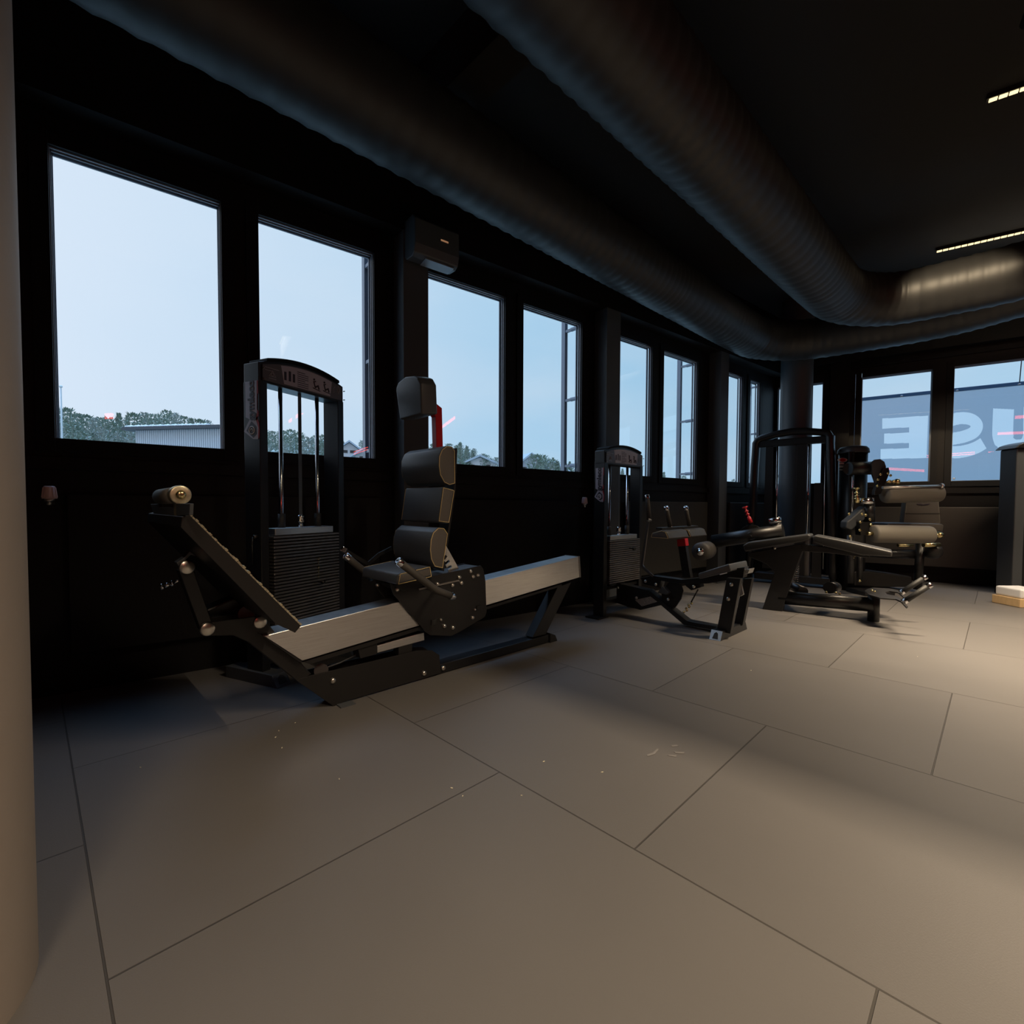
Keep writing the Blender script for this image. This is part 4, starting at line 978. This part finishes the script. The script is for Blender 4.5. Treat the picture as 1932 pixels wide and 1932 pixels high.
mb = MB(); mb.cyl(qs(1604, 1010, -.42), qs(1606, 1100, -.42), .035, seg=16); mb.build('upright_tube', M['black'], EM)

# ================================================================== 5. machine cut by the right edge
r0 = fl(1912, 1124); RF = Fr((r0.x, r0.y), math.degrees(YAW) - 6)
RM = thing('weight_machine', 'dark weight machine tower cut off by the right edge of the photo', 'gym machine', r0, RF.a)
zt = VF(1925, 846, r0).z
mb = MB(); mb.box(RF, -.02, .09, 0, .22, 0, zt); rt_ = mb.build('tower_column', M['column'], RM, bevel=.012)
mb = MB(); mb.box(RF, .09, .52, .02, .20, .10, zt); mb.build('shroud', M['black'], rt_, bevel=.006)
mb = MB(); mb.box(RF, .52, .62, 0, .22, 0, zt); mb.build('tower_column', M['column'], RM, bevel=.012)
mb = MB(); n = 16
mb.prism([RF.W(-.06 + .72 * i / n, -.03, zt + .10 * math.sin(math.pi * i / n) ** .5) for i in range(n + 1)], RF.n * .28); mb.build('domed_cap', M['black'], rt_, bevel=.008)
mb = MB(); mb.cyl(RF.W(.28, .0, .5), RF.W(.28, .0, zt), .012); mb.build('guide_rod', M['chrome'], rt_)
mb = MB(); mb.box(RF, -.05, .65, -.30, .20, 0, .05); mb.build('base_plate', M['black'], RM, bevel=.01)
b0 = fl(1924.5, 1147); BF = Fr((b0.x, b0.y), 51.9)
BX = thing('wooden_step', 'small pale block with a wooden lower layer on the floor at the right edge', 'wooden block', b0, BF.a)
mb = MB(); mb.box(BF, 0, .30, 0, .3, .0, .09); pl(mb.build('lower_board', mat('pale_wood', (.55, .38, .2), .5, noise=.2, nscale=12, stretch=(1, 8, 1)), BX, bevel=.006), 'pale wooden layer')
mb = MB(); mb.box(BF, .02, .28, .01, .29, .09, .19); pl(mb.build('upper_block', M['white'], BX, bevel=.02, seg=3), 'off-white upper block')

# ================================================================== outside
GND = -4.5
def vnoise(x): return math.sin(x * 1.7) * .5 + math.sin(x * 4.3 + 1) * .3 + math.sin(x * 9.1 + 2) * .2
mfol = mat('conifer_foliage', (.17, .22, .17), .8, noise=.45, nscale=1.2)  # base colour lightened to paint distance haze into the foliage
mfol2 = mat('grey_green_foliage', (.28, .31, .28), .85, noise=.4, nscale=1.0)
mbark = mat('bark', (.16, .13, .11), .9)
mgr = mat('hillside', (.26, .29, .26), .9, noise=.35, nscale=.25, bump=.2, bscale=.6)
mb = MB(); gx = GND
mb.prism([V((-160, -140, gx)), V((-4.4, -140, gx)), V((-4.4, 8.3, gx)), V((14, 14.2, gx)), V((60, 220, gx)), V((-160, 220, gx))], V((0, 0, -.3)))
struct('ground', mb, mgr)
ridge = [(60, 775), (105, 772), (140, 776), (175, 786), (210, 784), (260, 777), (300, 776), (340, 781), (380, 790), (420, 799), (470, 805), (500, 808), (540, 812), (600, 816), (640, 826), (680, 832), (720, 838), (760, 838), (800, 835), (858, 838), (880, 840), (905, 852), (925, 862), (945, 858), (985, 860), (1010, 857), (1045, 866), (1065, 876), (1090, 872), (1130, 878), (1190, 880), (1215, 895), (1270, 893), (1300, 893), (1380, 899), (1420, 901), (1500, 905)]
def ry(x):
    for (a, b), (c, d) in zip(ridge, ridge[1:]):
        if a <= x <= c: return b + (d - b) * (x - a) / (c - a)
    return 900
def far(x, y, D):
    d = ray(x, y); k = D / math.hypot(d.x, d.y); return CAM + d * k
mb = MB(); cols = list(range(60, 1500, 12)); vs_, fs = [], []
rows = [(46, 0), (54, .35), (62, .75), (72, 1), (90, 1.02)]
for x in cols:
    top = far(x, ry(x) + 16, 66).z - GND
    for D, k in rows: p = far(x, 900, D); vs_.append(V((p.x, p.y, GND - .2 + (top * k if k else 0))))
for i in range(len(cols) - 1):
    for j in range(len(rows) - 1):
        a = i * len(rows) + j; b = a + len(rows); fs.append([a, b, b + 1, a + 1])
mb.add(vs_, fs, True); hill = mb.build('hill', mgr); tag(hill, kind='structure')
def tree_proto(kind):
    mb = MB(); rnd = random.Random(kind * 17 + 3)
    mb.tube([V((0, 0, -.6)), V((.02, 0, .4)), V((0, .01, .96))], .02, 5, radii=[.03, .02, .006])
    nb = len(mb.f)
    n = (620, 560, 520)[kind % 3]
    for i in range(n):
        t = rnd.random()
        if kind % 3 == 0: z = .25 + .75 * t; r_ = (1 - t) * .26 * (.5 + rnd.random() * .7) + .02          # spruce
        elif kind % 3 == 1:                                                                                 # pine, lumpy flat crown
            z = .45 + .55 * t; r_ = .30 * math.sqrt(max(0, 1 - ((t - .45) / .6) ** 2)) * (.4 + rnd.random() * .8)
        else: z = .2 + .75 * t; r_ = .26 * math.sqrt(max(0, 1 - ((t - .5) / .52) ** 2)) * rnd.random() ** .5   # round broadleaf
        a = rnd.random() * 6.283; c = V((r_ * math.cos(a), r_ * math.sin(a), z)); s_ = .014 + .028 * rnd.random()
        out = V((math.cos(a), math.sin(a), .3 * rnd.random())) * s_ * 1.3; u = V((-math.sin(a), math.cos(a), rnd.uniform(-.3, .3))) * s_
        w = V((rnd.uniform(-.2, .2), rnd.uniform(-.2, .2), rnd.uniform(.3, .8))) * s_
        mb.add([c - u - w * .3, c + u - w * .3, c + out + w, c - w], [[0, 1, 2], [0, 3, 1], [1, 3, 2], [0, 2, 3]])
    me_o = mb.build('tree', mfol)
    me_o.data.materials.append(mfol2); me_o.data.materials.append(mbark)
    for i, p_ in enumerate(me_o.data.polygons): p_.material_index = 2 if i < nb else (1 if kind % 3 == 2 or rnd.random() < .25 else 0)
    return me_o
protos = [tree_proto(k) for k in range(6)]
tl = ['narrow dark spruce on the far hill', 'lumpy-crowned dark pine on the far hill', 'paler rounded tree on the far hill']
used = set(); rnd = random.Random(5)
def plant(x, ytop, D, h, kind, rz):
    pr = protos[kind]; p = far(x, ytop, D)
    o = pr if kind not in used else pr.copy()
    if kind in used: COL.objects.link(o)
    used.add(kind); o.location = (p.x, p.y, p.z - h); o.scale = (h * rnd.uniform(.55, .8),) * 2 + (h,); o.rotation_euler = (0, 0, rz)
    o.name = ('spruce_tree', 'pine_tree', 'broadleaf_tree')[kind % 3]
    wnm = next((w_ for lim, w_ in ((440, 'first'), (720, 'second'), (955, 'third'), (1100, 'fourth'), (1235, 'fifth'), (1320, 'sixth'), (1600, 'seventh')) if x < lim))
    tag(o, tl[kind % 3] + ', %s window' % wnm, 'tree', ('spruce trees', 'pine trees', 'broadleaf trees')[kind % 3] + ' seen through the %s window' % wnm)
xs = 62
while xs < 1480:
    vis = True
    ti = globals().get('ti', 0) + 1; D = 57 + (ti * 2 % 5) * 4.6; k = rnd.choice([0, 1, 1, 1, 4, 4, 2, 5, 3]) if xs < 900 else rnd.choice([0, 0, 1, 4, 2, 3, 5])
    if not (425 < xs < 480 or 715 < xs < 795 or 1110 < xs < 1165 or xs > 1330 and rnd.random() < .5):
        plant(xs, ry(xs) + rnd.uniform(-6, 7), D, rnd.uniform(3.6, 5.6) * (1 if xs < 1100 else .8), k, rnd.uniform(0, 6))
    xs += rnd.uniform(13, 20) if xs < 1100 else rnd.uniform(20, 34)
xs = 80
while xs < 1100:
    if not (425 < xs < 480 or 715 < xs < 795 or 255 < xs < 415):
        plant(xs, ry(xs) + rnd.uniform(14, 34), (48, 53)[int(xs) % 2], rnd.uniform(3, 4.4), rnd.choice([2, 5, 5, 1, 4]), rnd.uniform(0, 6))
    xs += rnd.uniform(24, 34)
for x, y, k, h in ((990, 868, 1, 5), (1004, 862, 4, 5), (1012, 858, 1, 5.4), (1024, 863, 4, 4.6), (1036, 867, 1, 4), (1044, 868, 4, 4), (1052, 871, 3, 3.6), (1068, 875, 0, 3), (1075, 871, 0, 3.6), (917, 859, 4, 4), (935, 861, 2, 3.6), (943, 861, 5, 4), (868, 836, 0, 6), (881, 842, 3, 6), (892, 850, 0, 5), (862, 845, 3, 5), (1236, 892, 5, 3.5), (1290, 898, 4, 3), (1384, 902, 2, 3)): plant(x, y, 36 + (int(x) // 9 % 4) * 4.2, h * .7, k, x)
# corrugated hall
WB = Fr(far(262, 850, 27).xy, 0)
a_, b_ = far(257, 850, 27), far(424, 850, 24)
hd = math.degrees(math.atan2(b_.y - a_.y, b_.x - a_.x)); WB = Fr((a_.x, a_.y), hd); LB = (b_ - a_).xy.length
zt = far(262, 813, 27).z
HB = thing('corrugated_hall', 'pale corrugated metal hall with a dark roof edge, seen low in the first window', 'building', (a_.x, a_.y, GND), WB.a)
n = 40; pr = []
for i in range(n * 4 + 1):
    l = LB * .97 * i / (n * 4); pr.append(WB.W(l, -.035 if i % 4 in (1, 2) else .035, GND))
mb = MB(); mb.prism(pr + [WB.W(LB * .97, 1.5, GND), WB.W(0, 1.5, GND)], V((0, 0, zt - GND))); mb.build('wall_cladding', mat('light_cladding', (.55, .58, .62), .5, metal=.2), HB)
mb = MB(); mb.box(WB, -.45, LB * .97 + .1, -.25, 1.7, zt, zt + .13); rf = mb.build('roof', mat('dark_roof_edge', (.05, .055, .065), .6), HB)
mb = MB()
for i in range(34): mb.ball(WB.W(-.3 + i * LB * .95 / 34, -.15, zt + .15), .1, 8, (1.6, .8, .45 + .3 * (i % 3) / 2))
mb.build('roof_ballast', mat('snowy_edge', (.7, .74, .8), .7), HB)
# flagpole
p = far(117, 820, 40); zt = far(116, 731, 40).z
mb = MB(); mb.cyl(V((p.x, p.y, GND)), V((p.x, p.y, zt)), .06, .04, seg=8); mb.ball(V((p.x, p.y, zt + .05)), .09, 8)
o = recenter(mb.build('flagpole', mat('pole_paint', (.55, .58, .6), .5)), (p.x, p.y, GND)); tag(o, 'thin pale flagpole standing before the wooded hill in the first window', 'flagpole')
# houses
def house(x, y, D, wid, hgt, rise, colr, label, yaw_=0):
    wid *= .8; hgt *= .35; rise *= .62; colr = tuple(c * .62 for c in colr); p = far(x, y, D); f = Fr((p.x, p.y), math.degrees(math.atan2(rt.y, rt.x)) + yaw_); zb = p.z
    t = thing('house', label, 'house', (p.x, p.y, zb - 3), f.a)
    mb = MB(); mb.prism([f.W(-wid / 2, 0, zb - 3), f.W(wid / 2, 0, zb - 3), f.W(wid / 2, 0, zb + hgt), f.W(0, 0, zb + hgt + rise), f.W(-wid / 2, 0, zb + hgt)], f.n * 1.6); mb.build('walls', mat('house_wall', colr, .7), t)
    mb = MB()
    for s_ in (-1, 1):
        mb.prism([f.W(0, -.3, zb + hgt + rise + .05), f.W(s_ * (wid / 2 + .4), -.3, zb + hgt - .25), f.W(s_ * (wid / 2 + .4), -.3, zb + hgt - .1), f.W(0, -.3, zb + hgt + rise + .22)], f.n * 2.2)
    mb.build('roof', mat('house_roof', (.33, .38, .43), .7), t)
    for q in (-.25, .2):
        mb = MB(); mb.box(f, wid * q - .25, wid * q + .25, -.04, 0, zb + hgt * .3, zb + hgt * .75); mb.build('house_window', M['black'], t)
house(659, 858, 48, 2.0, 1.6, .9, (.75, .72, .72), 'small white house with a pale roof under the trees in the second window', 20)
house(697, 868, 44, 3.5, 1.3, 1.0, (.6, .62, .66), 'pale low house at the right bottom corner of the second window', -15)
house(906, 884, 40, 3.6, 1.2, .8, (.8, .8, .82), 'white house below the trees in the third window')
house(852, 884, 45, 3.0, 1.2, 1.2, (.5, .53, .58), 'grey gabled house just right of the back cushion', 25)
house(1001, 888, 40, 3.0, 1.1, 1.4, (.55, .58, .64), 'grey-blue gabled house at the left of the fourth window', 20)
house(1040, 892, 46, 2.6, 1.0, 1.0, (.78, .7, .68), 'pinkish gabled house in the middle of the fourth window', -20)
# scaffold-like posts along the facade
def post(px_, ys, label):
    X = LX - .70; b = PX(px_, 800, X); ys = [PX(px_, y, X).z for y in ys]
    t = thing('facade_post', label, 'steel post', (X, b.y, GND), 0, 'steel posts standing outside the long window wall')
    mb = MB(); mb.box(Fr((X, b.y), 90), -.022, .022, -.03, .03, GND, 4.2); mb.build('upright', M['reveal'], t)
    for z in ys:
        mb = MB(); mb.bar(V((X, b.y, z)), V((LX - .08, b.y, z)), .03, .028); mb.cyl(V((X + .12, b.y, z)), V((LX - .08, b.y, z)), .024); mb.build('wall_bracket', M['reveal'], t)
    return t
post(691, (507, 686, 852), 'upright steel post outside the second window')
post(1064, (627, 757, 880), 'upright steel post outside the fourth window')
post(1281, (693, 797, 895), 'upright steel post outside the sixth window')
post(1413, (732, 820, 901), 'upright steel post outside the last narrow window of the long wall')
# banner outside the back windows, seen from behind: USE in mirror writing
BN = .75
def bn(x, y): return BW.S(x, y, BN)
def bmat(name, colr, tr):
    m_ = bpy.data.materials.new(name); m_.use_nodes = True; t = m_.node_tree; t.nodes.clear()
    a = t.nodes.new('ShaderNodeBsdfTranslucent'); a.inputs[0].default_value = (*colr, 1)
    d = t.nodes.new('ShaderNodeBsdfDiffuse'); d.inputs[0].default_value = (*colr, 1)
    k = t.nodes.new('ShaderNodeBsdfTransparent'); m1 = t.nodes.new('ShaderNodeMixShader'); m2 = t.nodes.new('ShaderNodeMixShader'); o = t.nodes.new('ShaderNodeOutputMaterial')
    m1.inputs[0].default_value = .25; m2.inputs[0].default_value = tr
    t.links.new(a.outputs[0], m1.inputs[1]); t.links.new(d.outputs[0], m1.inputs[2]); t.links.new(m1.outputs[0], m2.inputs[1]); t.links.new(k.outputs[0], m2.inputs[2]); t.links.new(m2.outputs[0], o.inputs[0]); return m_
mban = bmat('banner_mesh_cloth', (.21, .28, .39), .31); mlet = bmat('banner_letter_cloth', (.86, .90, .97), .60); mhem = bmat('banner_hem', (.2, .28, .38), .12)
tl_, tr_, bl_, br2 = bn(1612, 752), bn(1932, 719), bn(1612, 910), bn(1932, 907)
ex = (tr_ - tl_) * 1.6
B = thing('banner', 'blue-grey mesh banner hanging outside with mirrored white letters, back windows', 'banner', BW.W(.5, BN, 1.0), BW.a)
zt_l, zb_l = tl_.z, bl_.z - .06
l_a = BW.lw(tl_)[0] + .0; l_b = l_a + 3.6
mb = MB(); mb.box(BW, l_a, l_b, BN - .003, BN + .005, zt_l - .05, zt_l); mb.box(BW, l_a, l_b, BN - .003, BN + .005, zb_l, zb_l + .05); mb.build('hem', mhem, B)
def bpx(x, y): return (1560 + x * .19255, 640 + y * .19255)
LET = []
def letter(polys, name): LET.append((name, [[BW.lw(BW.S(*bpx(x, y), BN))[::2] for x, y in P] for P in polys]))
letter([[(808, 760), (993, 748), (977, 1162), (803, 1168)], [(543, 778), (808, 760), (808, 862), (543, 878)], [(562, 926), (806, 915), (805, 1016), (560, 1024)], [(527, 1076), (804, 1068), (803, 1168), (526, 1173)]], 'letter_e')
def ribbon(pts, wid):
    out = []; P = [V((x, y, 0)) for x, y in pts]; n = len(P); Lf, Rt = [], []
    for i, p in enumerate(P):
        t = (P[min(i + 1, n - 1)] - P[max(i - 1, 0)]).normalized(); q = V((-t.y, t.x, 0)); w = wid[i] / 2
        Lf.append(p + q * w); Rt.append(p - q * w)
    return [[(Lf[i].x, Lf[i].y), (Lf[i + 1].x, Lf[i + 1].y), (Rt[i + 1].x, Rt[i + 1].y), (Rt[i].x, Rt[i].y)] for i in range(n - 1)]
# mirrored S: top bowl opens to the left, bottom bowl opens to the right
def cat(pts, n=8):
    out = []; P = [V((x, y, 0)) for x, y in pts]
    for i in range(len(P) - 1):
        p0 = P[max(i - 1, 0)]; p1 = P[i]; p2 = P[i + 1]; p3 = P[min(i + 2, len(P) - 1)]
        for k in range(n):
            t = k / n; q = .5 * ((2 * p1) + (-p0 + p2) * t + (2 * p0 - 5 * p1 + 4 * p2 - p3) * t * t + (-p0 + 3 * p1 - 3 * p2 + p3) * t ** 3); out.append((q.x, q.y))
    out.append(pts[-1]); return out
sc_ = cat([(1110, 870), (1180, 800), (1290, 772), (1400, 775), (1465, 830), (1450, 910), (1370, 965), (1270, 1000), (1190, 960), (1150, 1010), (1160, 1085), (1240, 1105), (1350, 1100), (1450, 1065), (1535, 1020)])
sc_ = cat([(1130, 900), (1190, 810), (1300, 775), (1410, 785), (1470, 840), (1440, 910), (1340, 955), (1200, 985), (1140, 1030), (1170, 1085), (1260, 1108), (1380, 1090), (1465, 1060), (1535, 1020)])
letter(ribbon(sc_, [118] * len(sc_)), 'letter_s')
uc_ = cat([(1732, 683), (1725, 850), (1728, 960), (1775, 1040), (1860, 1075), (1960, 1050), (2010, 960), (2015, 820), (2020, 670)])
letter(ribbon(uc_, [205] * 20 + [180] * (len(uc_) - 20) if len(uc_) > 20 else [190] * len(uc_)), 'letter_u')
# weave the sheet row by row: cloth outside the letters, pale cloth inside
def spans(polys, z):
    iv = []
    for P in polys:
        xs_ = []
        for i in range(len(P)):
            (l0, z0), (l1, z1) = P[i], P[(i + 1) % len(P)]
            if (z0 - z) * (z1 - z) < 0: xs_.append(l0 + (l1 - l0) * (z - z0) / (z1 - z0))
        xs_.sort(); iv += [(xs_[i], xs_[i + 1]) for i in range(0, len(xs_) - 1, 2)]
    iv.sort(); out = []
    for a, b in iv:
        if out and a <= out[-1][1] + 1e-4: out[-1] = (out[-1][0], max(out[-1][1], b))
        else: out.append((a, b))
    return out
cloth = MB(); lmb = [MB() for _ in LET]; hz_ = .006; z = zb_l
def quad(mb, a, b, z): mb.add([BW.W(a, BN, z), BW.W(b, BN, z), BW.W(b, BN, z + hz_), BW.W(a, BN, z + hz_)], [[0, 1, 2, 3]])
while z < zt_l - .001:
    allv = []
    for (nm, P), mb in zip(LET, lmb):
        for a, b in spans(P, z + hz_ / 2): a, b = max(a, l_a), min(b, l_b); quad(mb, a, b, z); allv.append((a, b))
    allv.sort(); cur = l_a
    for a, b in allv:
        if a > cur: quad(cloth, cur, a, z)
        cur = max(cur, b)
    quad(cloth, cur, l_b, z); z += hz_
cloth.build('banner_cloth', mban, B)
for (nm, P), mb in zip(LET, lmb): pl(mb.build(nm, mlet, B), 'pale letter seen in mirror writing')
for x, y in ((733, 557), (1278, 503), (1887, 441), (706, 1374), (1245, 1365)):
    c_ = BW.S(*bpx(x, y), BN - .008); mb = MB(); mb.lathe(c_, -BW.n, [(0, .016), (.004, .016), (.004, 0)], 14); mb.build('grommet', M['white'], B)
c0 = BW.S(*bpx(1887, 441), BN - .004); c1_ = BW.S(*bpx(1915, 130), BN - .004)
mb = MB(); mb.tube([c0, c1_ + (c1_ - c0) * .2], .006, 6); mb.build('rope', M['rubber'], B)

# crumbs and scuffs on the mats
mb = MB(); rnd = random.Random(3)
for x, y in ((852, 1487), (1136, 1457), (557, 1364), (526, 1379), (265, 1448), (640, 1470), (532, 1411), (1731, 1239), (1417, 1265), (1026, 1437), (873, 1502), (520, 1391), (984, 1501)):
    p = fl(x, y, .001); a = rnd.uniform(0, 3); d = V((math.cos(a), math.sin(a), 0)); e = V((-d.y, d.x, 0)); k = rnd.uniform(.002, .0045)
    mb.prism([p - d * k * 1.6, p + e * k * .6, p + d * k * 1.6, p - e * k * .6], V((0, 0, .002)))
o = mb.build('floor_crumbs', mat('crumb_cream', (.75, .68, .5), .7)); tag(o, 'tiny pale crumbs scattered on the dark rubber floor', 'crumbs', kind='stuff')
mb = MB()
for P in (((1220, 1424), (1232, 1420), (1240, 1412), (1243, 1414), (1235, 1423), (1222, 1427)), ((1266, 1406), (1277, 1405), (1280, 1408), (1268, 1409)), ((1272, 1418), (1292, 1419), (1290, 1422), (1274, 1421)), ((1260, 1424), (1277, 1425), (1275, 1428), (1262, 1426))):
    mb.prism([fl(x, y, .0012) for x, y in P], V((0, 0, .0004)))
o = mb.build('chalk_marks', mat('chalk_smear', (.165, .155, .15), .8)); tag(o, 'faint chalky smears on a mat in the open floor', 'marks', kind='stuff')
